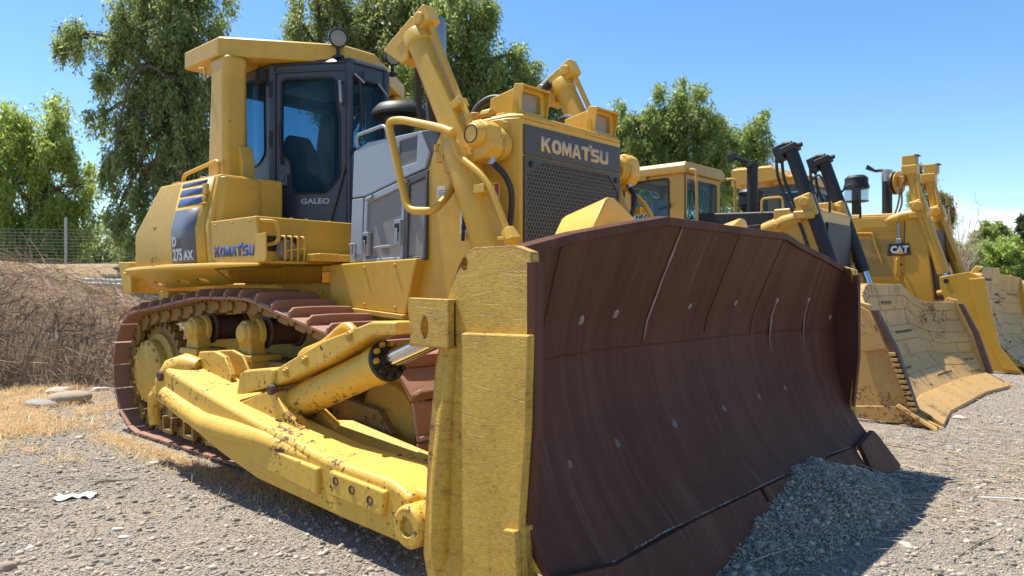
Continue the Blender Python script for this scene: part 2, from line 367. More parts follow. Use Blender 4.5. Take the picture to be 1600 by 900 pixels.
# --- tracks: shoes and links laid along the chain line
def chain_line(circles, n):
    pts = [(cx + r * math.cos(a * math.pi / 90), cz + r * math.sin(a * math.pi / 90)) for cx, cz, r in circles for a in range(180)]
    pts = sorted(set(pts))
    def cross(o, a, b): return (a[0] - o[0]) * (b[1] - o[1]) - (a[1] - o[1]) * (b[0] - o[0])
    lo, hi = [], []
    for p in pts:
        while len(lo) > 1 and cross(lo[-2], lo[-1], p) <= 0: lo.pop()
        lo.append(p)
    for p in reversed(pts):
        while len(hi) > 1 and cross(hi[-2], hi[-1], p) <= 0: hi.pop()
        hi.append(p)
    h = lo[:-1] + hi[:-1]; h.append(h[0]); L = [0]
    for a, b_ in zip(h, h[1:]): L.append(L[-1] + math.dist(a, b_))
    out = []; k = 0
    for i in range(n):
        s_ = (i + .35) * L[-1] / n
        while L[k + 1] < s_: k += 1
        f = (s_ - L[k]) / (L[k + 1] - L[k]); out.append((h[k][0] + f * (h[k + 1][0] - h[k][0]), h[k][1] + f * (h[k + 1][1] - h[k][1])))
    return out, L[-1]
NSH = 44
line, LEN = chain_line([(.13, .665, .645), (4.06, .565, .545), (1.5, 1.17, .30), (2.35, 1.17, .30)], NSH)
PITCH = LEN / NSH
sh = MB()   # shoe: z up is outwards, x along the chain; .61 wide
hp = PITCH / 2
sh.prism([(-hp + .012, -.022), (hp - .004, -.022), (hp - .004, -.008), (hp - .03, .004), (-hp + .012, .004)], 'y', -.305, .305)
g = [(-.305, .0), (-.305, .035), (-.27, .072), (-.1, .078), (.1, .078), (.27, .072), (.305, .035), (.305, .0)]
sh.prism(g, 'x', -hp + .015, -hp + .043)

shoe_me = sh.mesh('track_shoe', 30); shoe_me.materials.append(M['rust_shoe'])
lk = MB()   # a pair of link rails under the shoe with the pin boss
for s_ in (-1, 1):
    y0 = s_ * .105
    lk.prism([(-hp * .74, -.022), (-hp * .80, -.10), (-hp * .62, -.15), (hp * .40, -.15), (hp * .62, -.12), (hp * .60, -.022)], 'y', y0 - .024, y0 + .024)
    if s_ == -1: lk.cyl((hp * .62, -.155, -.085), (hp * .62, .155, -.085), .042, n=10)
    for q in (-.035, .05): lk.cyl((q, y0 - s_ * .02, -.03), (q, y0 + s_ * .05, -.03), .016, n=6)
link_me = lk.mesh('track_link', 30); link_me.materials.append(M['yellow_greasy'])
ln2 = line + [line[0]]
for side in (-1, 1):
    for i in range(NSH):
        a, b_ = line[i - 1], line[(i + 1) % NSH]; d = Vector((b_[0] - a[0], 0, b_[1] - a[1])).normalized()
        # hull runs counter-clockwise: outward normal is to the right of travel
        nrm = Vector((d.z, 0, -d.x)); yv = nrm.cross(d)
        Mx = Matrix((d, yv, nrm)).transposed().to_4x4(); Mx.translation = (line[i][0], side * 1.13, line[i][1])
        s_ = part_me(shoe_me, 'track_shoe', Mx, D)
        bv = s_.modifiers.new('bevel', 'BEVEL'); bv.width = .005; bv.segments = 1
        l_ = bpy.data.objects.new('track_link', link_me); col.objects.link(l_); l_.parent = s_
# --- track frame, wheels
tf = MB().prism([(.75, .42), (3.3, .42), (3.55, .62), (3.55, .86), (3.2, .93), (1.2, .93), (.75, .80)], 'y', -1.30, -.96)
tfr = both(tf, 'track_frame', M['grimy_shade'], bevel=.02)
for i_, fr in enumerate(tfr):
    s_ = 1 if i_ == 0 else -1
    def sp(mb, name, mat, **k): return part(mb if s_ == 1 else mb.mirror(), name, mat, fr, **k)
    for cx in (1.33, 2.32):
        c = MB().box(cx - .16, cx + .16, -1.42, -1.16, .62, .935)
        c.box(cx - .18, cx + .18, -1.44, -1.14, .925, .985).prism([(cx - .13, .98), (cx + .13, .98), (cx + .10, 1.07), (cx + .10, 1.20), (cx - .10, 1.20), (cx - .10, 1.07)], 'y', -1.40, -1.26)
        sp(c, 'carrier_bracket', M['yellow_frame'], bevel=.015)
        c = MB().lathe((cx, -1.44, 1.16), YA, [(0, 0), (.07, 0), (.085, .012), (.09, .025), (.108, .035), (.112, .045), (.110, .13), (.125, .14), (.135, .175), (.12, .185), (0, .19)])
        sp(c, 'carrier_hub', M['yellow_frame'], bevel=.004)
        sp(MB().lathe((cx, -1.22, 1.17), YA, [(0, 0), (.15, 0), (.15, .02), (.12, .03), (.12, .3), (.15, .31), (.15, .34), (0, .34)]), 'carrier_roller', M['dark_rust'], bevel=.003)
    for k in range(7):
        cx = .72 + k * .45
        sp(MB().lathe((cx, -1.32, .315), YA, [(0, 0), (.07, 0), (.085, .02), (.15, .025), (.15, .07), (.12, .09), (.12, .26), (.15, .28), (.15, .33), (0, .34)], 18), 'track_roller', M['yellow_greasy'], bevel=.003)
    for k in range(6):
        cx = .95 + k * .45
        c = MB().prism([(cx - .10, .20), (cx + .10, .20), (cx + .12, .34), (cx + .07, .50), (cx - .07, .50), (cx - .12, .34)], 'y', -1.40, -1.33)
        c.box(cx - .06, cx + .06, -1.44, -1.39, .28, .40).box(cx - .11, cx - .07, -1.47, -1.39, .17, .30).box(cx + .07, cx + .11, -1.47, -1.39, .17, .30).box(cx - .11, cx + .11, -1.47, -1.44, .14, .18)
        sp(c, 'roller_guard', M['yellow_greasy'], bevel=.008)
# sprocket with teeth and final-drive cover
t_ = MB(); prof = []
for k in range(27):
    a = k * 2 * math.pi / 27
    for da, r in ((-.07, .47), (-.03, .53), (.03, .53), (.07, .47)): prof.append((.13 + r * math.cos(a + da), .665 + r * math.sin(a + da)))
t_.prism(prof, 'y', -1.18, -1.08)
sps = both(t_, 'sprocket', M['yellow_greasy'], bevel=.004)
for i_, spk in enumerate(sps):
    c = MB().lathe((.13, -1.34, .665), YA, [(0, 0), (.30, 0), (.33, .02), (.34, .05), (.34, .10), (.40, .13), (.40, .2), (0, .2)], 32)
    for k in range(14):
        a = k * 2 * math.pi / 14; c.cyl((.13 + .30 * math.cos(a), -1.355, .665 + .30 * math.sin(a)), (.13 + .30 * math.cos(a), -1.33, .665 + .30 * math.sin(a)), .02, n=6)
    part(c if i_ == 0 else c.mirror(), 'final_drive_cover', M['yellow_frame'], spk, bevel=.006)
idl = MB().lathe((4.06, -1.30, .565), YA, [(0, 0), (.12, 0), (.14, .04), (.30, .06), (.33, .10), (.36, .10), (.36, .14), (.39, .14), (.39, .22), (.36, .22), (.36, .26), (.14, .32), (0, .34)], 36)
ids = both(idl, 'idler_wheel', M['yellow_frame'], bevel=.004)
c = MB().prism([(3.3, .45), (4.1, .45), (4.25, .55), (4.1, .70), (3.3, .78)], 'y', -1.36, -1.30)
for k in range(8): c.cyl((4.06 + .13 * math.cos(k * .785), -1.385, .57 + .08 * math.sin(k * .785)), (4.06 + .13 * math.cos(k * .785), -1.35, .57 + .08 * math.sin(k * .785)), .018, n=6)
both(c, 'idler_yoke', M['grimy_shade'], bevel=.01)

# --- hull and under-structure
c = MB().prism([(-.35, .75), (3.6, .75), (4.2, .95), (4.55, 1.35), (4.4, 1.74), (2.7, 1.74), (2.6, 1.60), (-.2, 1.60)], 'y', -.645, .645)
part(c, 'hull', M['yellow_frame'], D, bevel=.02)
c = MB().prism([(2.70, 1.40), (3.72, 1.345), (3.86, 1.78), (2.70, 1.755)], 'y', -.80, -.66)
both(c, 'hull_side_plate', M['yellow'], bevel=.012)
c = MB().prism([(2.74, 1.36), (3.74, 1.30), (3.74, 1.34), (2.74, 1.40)], 'y', -.84, -.72)
both(c, 'hull_ledge', M['yellow_frame'], bevel=.006)
# sloping under-tray with three lightening holes, rear bumper
u = Vector((1, 0, .02)); v = Vector((0, .42, -.23)).normalized()
tray = MB().plate((-.22, -1.43, 1.725), u, v, [(0, 0), (2.0, 0), (1.85, .34), (.25, .36), (.1, .36)],
                  [[(x + .11 * math.cos(a * .5236), .24 + .05 * math.sin(a * .5236)) for a in range(12)] for x in (.42, 1.0, 1.42)], .018)
both(tray, 'under_tray', M['yellow'], bevel=0)
c = MB().prism([(-.53, 1.84), (-.22, 1.83), (-.16, 1.70), (-.16, 1.50), (-.36, 1.49)], 'y', -1.38, -1.30)
both(c, 'rear_bumper_end', M['yellow'], bevel=.01)
part(MB().prism([(-.53, 1.84), (-.42, 1.84), (-.30, 1.49), (-.40, 1.49)], 'y', -1.30, 1.30), 'rear_bumper', M['yellow'], D, bevel=.01)
part(MB().box(-.3, .5, -.6, .6, 1.5, 2.2), 'rear_case', M['yellow_frame'], D, bevel=.03)
c = MB().box(.10, .34, -1.2, -.7, 1.20, 1.52).box(.36, .50, -1.1, -.7, 1.25, 1.5)
both(c, 'tank_support', M['yellow'], bevel=.01)

# --- fuel tank: upright lower half, upper half leaning inwards, sloped back
def tank_y(z): return -1.43 - .03 * (z - 1.74) / .36 if z < 2.10 else -1.46 + .105 * (z - 2.10) / .49
def sec(z, x0, x1): return [(x0, tank_y(z), z), (x1, tank_y(z), z), (x1, -.72, z), (x0, -.72, z)]
c = MB().loft([sec(1.74, .08, 1.80), sec(2.10, .155, 1.80), sec(2.585, .53, 1.80)])
tank = part(c, 'fuel_tank', M['yellow'], D, bevel=.022, seg=3)
part(c.mirror(), 'hydraulic_tank', M['yellow'], D, bevel=.022, seg=3)
c = MB().tube([(-.14, -1.43, 1.735), (.1, -1.455, 1.735), (1.0, -1.46, 1.748), (1.9, -1.455, 1.75), (2.66, -1.45, 1.745)], [.02, .03, .032, .026, .012], 10)
both(c, 'skirt_lip', M['yellow'], bevel=0)
def on_tank(mb_pts, name, mat, lift=.004):
    """flat print or panel on the tank flank: corners given as (x, z), split at the crease"""
    m_ = MB(); zs = sorted(set([p[1] for p in mb_pts])); (x0a, z0), (x1a, _), (x1b, z1), (x0b, _) = mb_pts
    lv = [z0] + ([2.10] if z0 < 2.10 < z1 else []) + [z1]; secs = []
    for z in lv:
        f = (z - z0) / (z1 - z0); xa, xb = x0a + (x0b - x0a) * f, x1a + (x1b - x1a) * f; y = tank_y(z)
        secs.append([(xa, y - lift, z), (xb, y - lift, z), (xb, y + .002, z), (xa, y + .002, z)])
    m_.loft(secs); return part(m_, name, mat, tank, bevel=0, smooth=0)
dr = on_tank([(1.02, 1.765), (1.72, 1.765), (1.72, 2.565), (1.06, 2.565)], 'tank_door', M['yellow'], .012)
for za, zb in ((2.520, 2.552), (2.430, 2.487), (2.330, 2.40)): on_tank([(1.09, za), (1.60, za), (1.612, zb), (1.105, zb)], 'blue_stripe', M['decal_blue'], .016)
on_tank([(1.03, 1.775), (1.545, 1.775), (1.565, 2.292), (1.06, 2.292)], 'grey_decal', M['decal_grey'], .0155)
tu = Vector((0, -.03, .36)).normalized(); tn = Vector((0, -1, -.083)).normalized()
text('D', .120, (1.066, tank_y(1.95) - .018, 1.95), XA, tu, M['decal_white'], tank, 'lettering', .006, 1.0, .001)
text('275', .150, (1.062, tank_y(1.815) - .018, 1.815), XA, tu, M['decal_white'], tank, 'lettering', .006, .90, .001)
text('AX', .118, (1.292, tank_y(1.817) - .018, 1.817), XA, tu, M['decal_white'], tank, 'lettering', .005, 1.15, .001)
lt = MB().box(1.62, 1.70, -1.435, -1.405, 2.40, 2.50).box(1.635, 1.69, -1.448, -1.42, 2.345, 2.39).box(1.61, 1.72, -1.455, -1.42, 2.31, 2.325)
part(lt, 'latch', M['yellow_frame'], tank, bevel=.006)
part(MB().cyl((.62, -1.46, 2.15), (.62, -1.40, 2.15), .022, n=10), 'lifting_eye', M['yellow_frame'], tank, bevel=.003)
part(MB().cyl((.6, -1.47, 1.80), (.6, -1.47, 1.86), .014), 'pin', M['yellow_frame'], tank, bevel=.003)
part(MB().tube(fillet([(.70, -1.2, 2.57), (.72, -1.2, 2.70), (1.46, -1.2, 2.77), (1.46, -1.2, 2.57)], .07, 5), .019, 10), 'handrail', M['yellow'], D, bevel=0)
part(MB().box(.62, .80, -1.28, -1.05, 2.58, 2.62).cyl((1.0, -1.1, 2.58), (1.0, -1.1, 2.66), .06).cyl((.45, -1.3, 2.43), (.45, -1.3, 2.50), .018, n=8), 'filler_cap', M['yellow_frame'], tank, bevel=.006)
# tank front cheek towards the cab
c = MB().loft([[(1.795, -1.40, 2.14), (1.845, -1.36, 2.14), (1.86, -1.05, 2.14), (1.80, -.93, 2.14), (1.70, -.93, 2.14), (1.70, -1.40, 2.14)],
               [(1.795, -1.36, 2.56), (1.83, -1.32, 2.57), (1.84, -1.05, 2.57), (1.79, -.93, 2.55), (1.70, -.93, 2.55), (1.70, -1.36, 2.55)]])
part(c, 'tank_front_cover', M['yellow'], D, bevel=.015)

# --- fender box with the maker's name, step and front wall
c = MB().loft([[(1.80, -1.43, 1.76), (2.64, -1.43, 1.76), (2.64, -.45, 1.76), (1.80, -.45, 1.76)], [(1.80, -1.45, 2.145), (2.60, -1.45, 2.145), (2.60, -.45, 2.145), (1.80, -.45, 2.145)]])
fen = part(c, 'fender_box', M['yellow'], D, bevel=.012)
part(c.mirror(), 'fender_box', M['yellow'], D, bevel=.012)
part(MB().prism([(2.58, 1.765), (2.74, 1.765), (2.76, 1.80), (2.755, 2.0), (2.60, 1.995)], 'y', -1.45, -1.435), 'fender_lip', M['yellow'], fen, bevel=.004)
fu = Vector((0, -.02, .385)).normalized()
logo('KOMATSU', (1.865, -1.4385, 1.82), XA, fu, .69, .095, M['decal_blue'], fen)
for x in (1.9, 2.2, 2.52): part(MB().cyl((x, -1.40, 2.14), (x, -1.40, 2.155), .014, n=6), 'bolt', M['yellow_frame'], fen, bevel=0)
for y in (-1.1, -.95, -.72): part(MB().cyl((2.57, y, 2.14), (2.57, y, 2.157), .014, n=6), 'bolt', M['yellow_frame'], fen, bevel=0)
part(MB().tube(fillet([(2.62, -1.42, 2.105), (2.70, -1.31, 2.10), (2.70, -1.295, 1.93), (2.62, -1.36, 1.91)], .05, 5), .017, 10), 'grab_handle', M['yellow'], fen, bevel=0)
part(MB().box(2.60, 2.84, -1.05, -.42, 1.775, 1.84).box(2.72, 2.842, -1.0, -.80, 1.78, 1.845), 'step', M['yellow'], D, bevel=.01)
wl_ = MB().box(2.60, 2.63, -1.36, -1.08, 1.76, 1.985)
hl = part(wl_, 'work_lamp', M['black'], D, bevel=.004)
part(MB().lathe((2.63, -1.20, 1.87), XA, [(0, 0), (.085, 0), (.095, .02), (.08, .06), (0, .075)], 20), 'lens', M['lens'], hl, bevel=0)
g_ = MB()
for y in (-1.25, -1.19, -1.13, -1.07): g_.tube(fillet([(2.64, y, 1.985), (2.72, y, 1.98), (2.72, y, 1.775), (2.64, y, 1.765)], .03), .010, 8)
g_.box(2.63, 2.73, -1.34, -1.05, 1.755, 1.772); g_.tube([(2.725, -1.25, 1.86), (2.725, -1.05, 1.885)], .006, 6)
part(g_, 'lamp_guard', M['yellow'], hl, bevel=0)

for x, z in ((1.90, 2.10), (2.2, 2.11), (2.5, 2.11), (1.84, 1.79), (2.58, 1.79)):
    part(MB().lathe((x, -1.46 + .02 * (2.145 - z) / .385 + .004, z), YA, [(0, 0), (.010, 0), (.013, .004), (.013, .02), (0, .02)], 8), 'bolt', M['yellow_frame'], fen, bevel=0)
for x, z in ((2.78, 1.70), (3.2, 1.715), (3.6, 1.73), (2.78, 1.43), (3.2, 1.41), (3.6, 1.39)):
    part(MB().lathe((x, -.812, z), YA, [(0, 0), (.012, 0), (.016, .004), (.016, .02), (0, .02)], 8), 'bolt', M['yellow_frame'], D, bevel=0)
# --- roof canopy on two posts
ROOF = [(.64, -1.16), (1.36, -1.16), (2.05, -.20), (2.05, .20), (1.36, 1.16), (.64, 1.16)]
roof = MB().loft([[(x * .985 + .02, y * .985, 3.795) for x, y in ROOF], [(x, y, 3.80) for x, y in ROOF], [(x, y, 3.965) for x, y in ROOF], [(x * .97 + .03, y * .97, 3.99) for x, y in ROOF]])
cn = part(roof, 'canopy', M['yellow'], D, bevel=.012)
c = MB().loft([[(px_, -1.15 if k < 2 else -.90, z) for k, px_ in enumerate((x0, x1, x1, x0))] for z, x0, x1 in ((2.55, 1.10, 1.48), (3.60, 1.17, 1.47), (3.80, 1.12, 1.50))])
ps = both(c, 'canopy_post', M['yellow'], bevel=.06, seg=4)
c = MB().prism([(1.36, 2.56), (1.56, 2.56), (1.56, 2.78), (1.50, 2.93), (1.44, 2.93), (1.36, 2.80)], 'y', -1.02, -.88)
both(c, 'post_gusset', M['yellow'], bevel=.015)
for y in (-.95, .95): part(MB().box(1.02, 1.12, y - .05, y + .05, 3.55, 3.66), 'side_marker', M['orange'], D, bevel=.015)
part(MB().tube([(.98, -1.16, 3.74), (1.1, -1.165, 3.72), (1.12, -1.17, 3.60)], .014, 8), 'wire_clip', M['yellow'], D, bevel=0)
def round_lamp(p, d):
    p, d = Vector(p), Vector(d).normalized()
    a = part(MB().lathe(p - d * .07, d, [(0, 0), (.05, .005), (.085, .04), (.095, .085), (.095, .10), (.082, .10), (.078, .092), (.0, .092)], 24), 'roof_lamp', M['black'], D, bevel=.003)
    part(MB().lathe(p + d * .018, d, [(0, 0), (.077, 0), (.077, .004), (0, .003)], 20), 'reflector', M['reflector'], a, bevel=0)
    part(MB().lathe(p + d * .026, d, [(0, .012), (.05, .010), (.078, 0), (0, -.004)], 20), 'lens', M['lens'], a, bevel=0)
    part(MB().cyl(p - Vector((0, 0, .09)), p - Vector((0, 0, .19)), .02, n=8).box(p.x - .05, p.x + .05, p.y - .04, p.y + .04, p.z - .2, p.z - .17), 'lamp_bracket', M['black'], a, bevel=.003)
round_lamp((2.06, -.27, 4.02), (.9, -.45, -.1)); round_lamp((2.05, .42, 4.0), (.9, -.25, -.1))

# --- cab: six-sided, charcoal, tinted glass
CA, CB, CC, CD = (1.51, -.67), (2.19, -.225), (2.19, .225), (1.51, .67)
CR0, CR1 = (.72, .67), (.72, -.67)
ZB, ZT = 2.0, 3.77
WINS = {}
def cab_wall(A, B_, holes, name='cab_wall', th=.06, z0=ZB, z1=ZT):
    A, B_ = Vector((*A, 0)), Vector((*B_, 0)); u = (B_ - A).normalized(); L = (B_ - A).length
    holes = [[tuple(p) for p in fillet(h, .06, 4, True)] for h in holes]
    w = part(MB().plate(A, u, ZA, [(0.002, z0), (L - .002, z0), (L - .002, z1), (0.002, z1)], holes, th), name, M['cab'], D, bevel=.006)
    nn = u.cross(ZA)
    for h in holes:
        cx = sum(p[0] for p in h) / len(h); cy = sum(p[1] for p in h) / len(h)
        gl = [(cx + (p[0] - cx) * 1.015, cy + (p[1] - cy) * 1.01) for p in h]
        part(MB().plate(A - nn * .024, u, ZA, gl, [], .006), 'window', M['glass'], w, bevel=0, smooth=0)
        sl = MB(); hh_ = [A + u * p[0] + ZA * p[1] + nn * .003 for p in h]; sl.tube(hh_ + [hh_[0]], .011, 6, False)
        part(sl, 'window_seal', M['rubber'], w, bevel=0)
    return w
DOORW = [(.10, 2.90), (.10, 3.635), (.67, 3.625), (.685, 3.32), (.71, 3.26), (.712, 2.64), (.57, 2.49), (.25, 2.49), (.20, 2.56), (.20, 2.80)]
door = cab_wall(CA, CB, [DOORW], 'cab_door', .05)
ud = (Vector((*CB, 0)) - Vector((*CA, 0))).normalized(); nd_ = ud.cross(ZA)
def onD(s_, z, o=0): return Vector((*CA, 0)) + ud * s_ + ZA * z + nd_ * o
rb = MB()   # pressed rim round the door
for a_, b2 in (((.035, 2.2), (.035, 3.70)), ((.035, 3.70), (.775, 3.70)), ((.775, 3.70), (.775, 2.75)), ((.775, 2.75), (.62, 2.2))): rb.bar(onD(*a_, .008), onD(*b2, .008), .02, .035, nd_)
part(rb, 'door_rim', M['cab'], door, bevel=.008)
for z in (2.35, 2.95, 3.45): part(MB().tube([onD(.0, z, .02), onD(.0, z + .16, .02)], .022, 8), 'hinge', M['black'], door, bevel=0)
part(MB().tube(fillet([onD(.735, 3.57, .01), onD(.735, 3.57, .06), onD(.745, 3.36, .06), onD(.745, 3.36, .01)], .03), .014, 8), 'grab_bar', M['steel'], door, bevel=0)
part(MB().obox(onD(.13, 2.62, .02), ud, ZA, nd_, .045, .06, .02).obox(onD(.13, 2.64, .045), ud, ZA, nd_, .02, .03, .012), 'door_lock', M['grey_mid'], door, bevel=.006)
part(MB().tube([onD(.115, 2.78, .03), onD(.10, 3.10, .03), onD(.105, 3.2, .03)], .012, 6), 'door_wiper', M['black'], door, bevel=0)
text('GALEO', .075, onD(.305, 2.385, .003), ud, ZA, M['decal_white'], door, 'lettering', .001, 1.25, .001)
part(MB().plate(onD(0, 0, .004), ud, ZA, [(.06, 2.02), (.60, 2.02), (.70, 2.36), (.06, 2.36)], [], .006), 'lower_panel', M['cab'], door, bevel=.004)
cab_wall((CR1[0] + .02, -.67), CA, [[(.18, 2.80), (.14, 3.70), (.62, 3.70), (.64, 2.90), (.50, 2.80)]])
cab_wall(CB, CC, [[(.03, 2.30), (.03, 3.62), (.42, 3.62), (.42, 2.30)]])
cab_wall(CC, CD, [[(.10, 2.49), (.10, 3.62), (.71, 3.62), (.71, 2.49)]])
cab_wall(CD, (CR0[0] + .02, .67), [[(.18, 2.80), (.18, 3.66), (.62, 3.66), (.62, 2.80)]])
cab_wall(CR0, CR1, [[(.12, 2.60), (.12, 3.62), (1.22, 3.62), (1.22, 2.60)]])
HEX = [CR1, CA, CB, CC, CD, CR0]
cr = part(MB().loft([[(x, y, 3.76) for x, y in HEX], [(x * 1.012, y * 1.03, 3.775) for x, y in HEX], [(x * .995, y * .95, 3.82) for x, y in HEX]]), 'cab_roof', M['cab'], D, bevel=.012)
part(MB().plate((0, 0, 2.05), XA, YA, HEX, [], .04), 'cab_floor', M['black'], D, bevel=0)
for p in (CA, CB, CC, CD):
    part(MB().tube([(p[0], p[1], 2.0), (p[0], p[1], 3.765)], .035, 10), 'cab_pillar', M['cab'], D, bevel=0)
# seat and console inside
st = part(MB().prism(rrect(1.0, 1.5, 2.45, 2.58, .05), 'y', -.28, .28), 'seat', M['rubber'], D, bevel=.03)
part(MB().loft([[(x, y, z) for x, y, z in ((.98, -.25, 2.55), (1.1, -.25, 2.55), (1.1, .25, 2.55), (.98, .25, 2.55))], [(x, y, z) for x, y, z in ((.88, -.24, 3.05), (.98, -.24, 3.05), (.98, .24, 3.05), (.88, .24, 3.05))], [(.86, -.13, 3.25), (.95, -.13, 3.25), (.95, .13, 3.25), (.86, .13, 3.25)]]), 'backrest', M['rubber'], st, bevel=.04, seg=3)
part(MB().box(1.1, 1.6, -.52, -.34, 2.1, 2.72).box(1.1, 1.6, .34, .52, 2.1, 2.72), 'armrest_console', M['black'], D, bevel=.03)
part(MB().box(1.85, 2.05, -.2, .2, 2.1, 2.85), 'dashboard', M['black'], D, bevel=.04)
part(MB().box(1.0, 1.9, -.30, .30, 3.66, 3.75), 'roof_lining', M['grey_mid'], D, bevel=.02)
# mirror box by the door, front wiper
part(MB().box(1.37, 1.48, -.78, -.70, 3.60, 3.74).cyl((1.39, -.74, 3.75), (1.39, -.74, 3.78), .012).cyl((1.42, -.69, 3.6), (1.55, -.66, 3.55), .012), 'side_lamp', M['black'], D, bevel=.012)
part(MB().tube(fillet([(2.235, -.14, 3.66), (2.25, -.12, 3.2), (2.25, -.17, 2.95), (2.235, -.24, 2.86)], .08), .017, 8).tube([(2.235, -.10, 3.7), (2.245, -.085, 3.05)], .009, 6), 'front_wiper', M['black'], D, bevel=0)
part(MB().tube([(2.225, -.19, 3.66), (2.26, -.10, 3.58)], .012, 6), 'wiper_link', M['steel'], D, bevel=0)
part(MB().tube([(2.225, .10, 3.62), (2.25, .20, 3.5)], .012, 6), 'wiper_link', M['steel'], D, bevel=0)

# --- engine cover: grey side panels
HX = Vector((2.90, -.70, 0))
c = MB().prism([(2.90, 1.765), (4.0, 1.765), (4.0, 2.80), (3.75, 2.80), (3.12, 2.80), (2.90, 2.74)], 'y', -.685, .685)
part(c, 'engine_block', M['grey_mid'], D, bevel=.02)
for sgn in (-1, 1):
    def bp_(mb, name, mat, root, **k): return part(mb if sgn == -1 else mb.mirror(), name, mat, root, **k)
    lean = Vector((0, .045, 1.0)).normalized(); oP = Vector((0, -.745, 1.765)); nP = Vector((0, -1, .045)).normalized()
    def onP(x, z, o=0): return Vector((x, -.745 + .045 * (z - 1.765), z)) + nP * o
    hx = lambda *a: [(x, (z - 1.765) * 1.001) for x, z in a]
    up = bp_(MB().plate(oP, XA, lean, hx((2.915, 2.33), (3.09, 2.33), (3.62, 2.445), (3.865, 2.49), (3.90, 2.60), (3.79, 2.795), (3.10, 2.795), (2.915, 2.735)), [hx((3.51, 2.53), (3.75, 2.55), (3.75, 2.76), (3.53, 2.745))], .05), 'upper_engine_panel', M['grey'], D, bevel=.012)
    bp_(MB().plate(onP(0, 1.765, -.02), XA, lean, hx((3.50, 2.52), (3.76, 2.54), (3.76, 2.77), (3.52, 2.755)), [], .01), 'vent_mesh', M['mesh_grey'], up, bevel=0)
    bp_(MB().tube(fillet([onP(2.955, 2.765, -.01), onP(2.945, 2.872, 0), onP(3.32, 2.905, 0), onP(3.365, 2.86, 0), onP(3.365, 2.79, -.01)], .05), .015, 8), 'grab_rail', M['grey'], up, bevel=0)
    rp = bp_(MB().plate(oP, XA, lean, hx((2.915, 1.77), (3.075, 1.77), (3.075, 2.322), (2.915, 2.322)), [], .05), 'rear_engine_panel', M['grey'], D, bevel=.01)
    bp_(MB().cyl(onP(2.96, 1.84, .02), onP(2.96, 1.93, .02), .012).cyl(onP(2.93, 1.92, .02), onP(3.02, 1.92, .02), .012).cyl(onP(3.0, 1.8, .02), onP(3.0, 1.92, .02), .012), 'panel_latch', M['steel'], rp, bevel=.002)
    ed = bp_(MB().plate(oP, XA, lean, hx((3.09, 1.77), (3.62, 1.77), (3.62, 2.435), (3.09, 2.32)), [hx((3.135, 1.80), (3.585, 1.80), (3.585, 2.365), (3.135, 2.27))], .05), 'engine_door', M['grey'], D, bevel=.01)
    bp_(MB().plate(onP(0, 1.765, -.022), XA, lean, hx((3.11, 1.785), (3.60, 1.785), (3.60, 2.39), (3.11, 2.29)), [], .02), 'perforated_sheet', M['mesh_grey'], ed, bevel=0)
    for hx_, hz_ in ((3.09, 2.02), (3.515, 2.10)):
        bp_(MB().box(hx_ + .02, hx_ + .10, -.76, -.725, hz_ - .20, hz_), 'latch_plate', M['grey'], ed, bevel=.006)
        bp_(MB().box(hx_ + .035, hx_ + .085, -.768, -.75, hz_ - .10, hz_ - .03), 'latch_pocket', M['black'], ed, bevel=.003)
        bp_(MB().box(hx_ + .045, hx_ + .075, -.775, -.755, hz_ - .17, hz_ - .07), 'latch_lever', M['steel'], ed, bevel=.004)
    for hx_ in (3.14, 3.58): bp_(MB().cyl(onP(hx_, 2.30 + (hx_ - 3.14) * .21, .01), onP(hx_ + .08, 2.317 + (hx_ - 3.14) * .21, .01), .02, n=8), 'hinge', M['grey'], ed, bevel=0)
    bp_(MB().tube(fillet([onP(3.30, 1.875, .0), onP(3.30, 1.88, .04), onP(3.49, 1.89, .04), onP(3.49, 1.885, 0)], .02), .011, 8), 'door_handle', M['grey'], ed, bevel=0)
    fp = bp_(MB().plate(oP, XA, lean, hx((3.63, 1.77), (3.89, 1.77), (3.89, 2.48), (3.63, 2.435)), [hx((3.67, 1.80), (3.86, 1.80), (3.86, 2.415), (3.67, 2.375))], .05), 'front_engine_panel', M['grey_mid'], D, bevel=.01)
    bp_(MB().plate(onP(0, 1.765, -.022), XA, lean, hx((3.65, 1.785), (3.88, 1.785), (3.88, 2.44), (3.65, 2.39)), [], .02), 'perforated_sheet', M['mesh_grey'], fp, bevel=0)

# --- air pre-cleaner, exhaust stack
pc = part(MB().lathe((3.03, -.28, 2.78), ZA, [(0, 0), (.13, 0), (.13, .22), (.15, .26), (.15, .29), (.25, .305), (.257, .325), (.245, .36), (.20, .41), (.11, .435), (0, .44)], 32), 'air_precleaner', M['black'], D, bevel=.004)
ex = part(MB().tube([(3.40, -.18, 2.75), (3.40, -.18, 3.55)], .085, 20).cyl((3.40, -.18, 2.76), (3.40, -.18, 2.9), .13, n=20), 'exhaust_stack', M['dark_rust'], D, bevel=.004)
part(MB().tube([(3.40, -.18, 3.52), (3.40, -.18, 3.86), (3.39, -.18, 3.90)], [.088, .088, .08], 20), 'exhaust_wrap', M['steel'], ex, bevel=0)

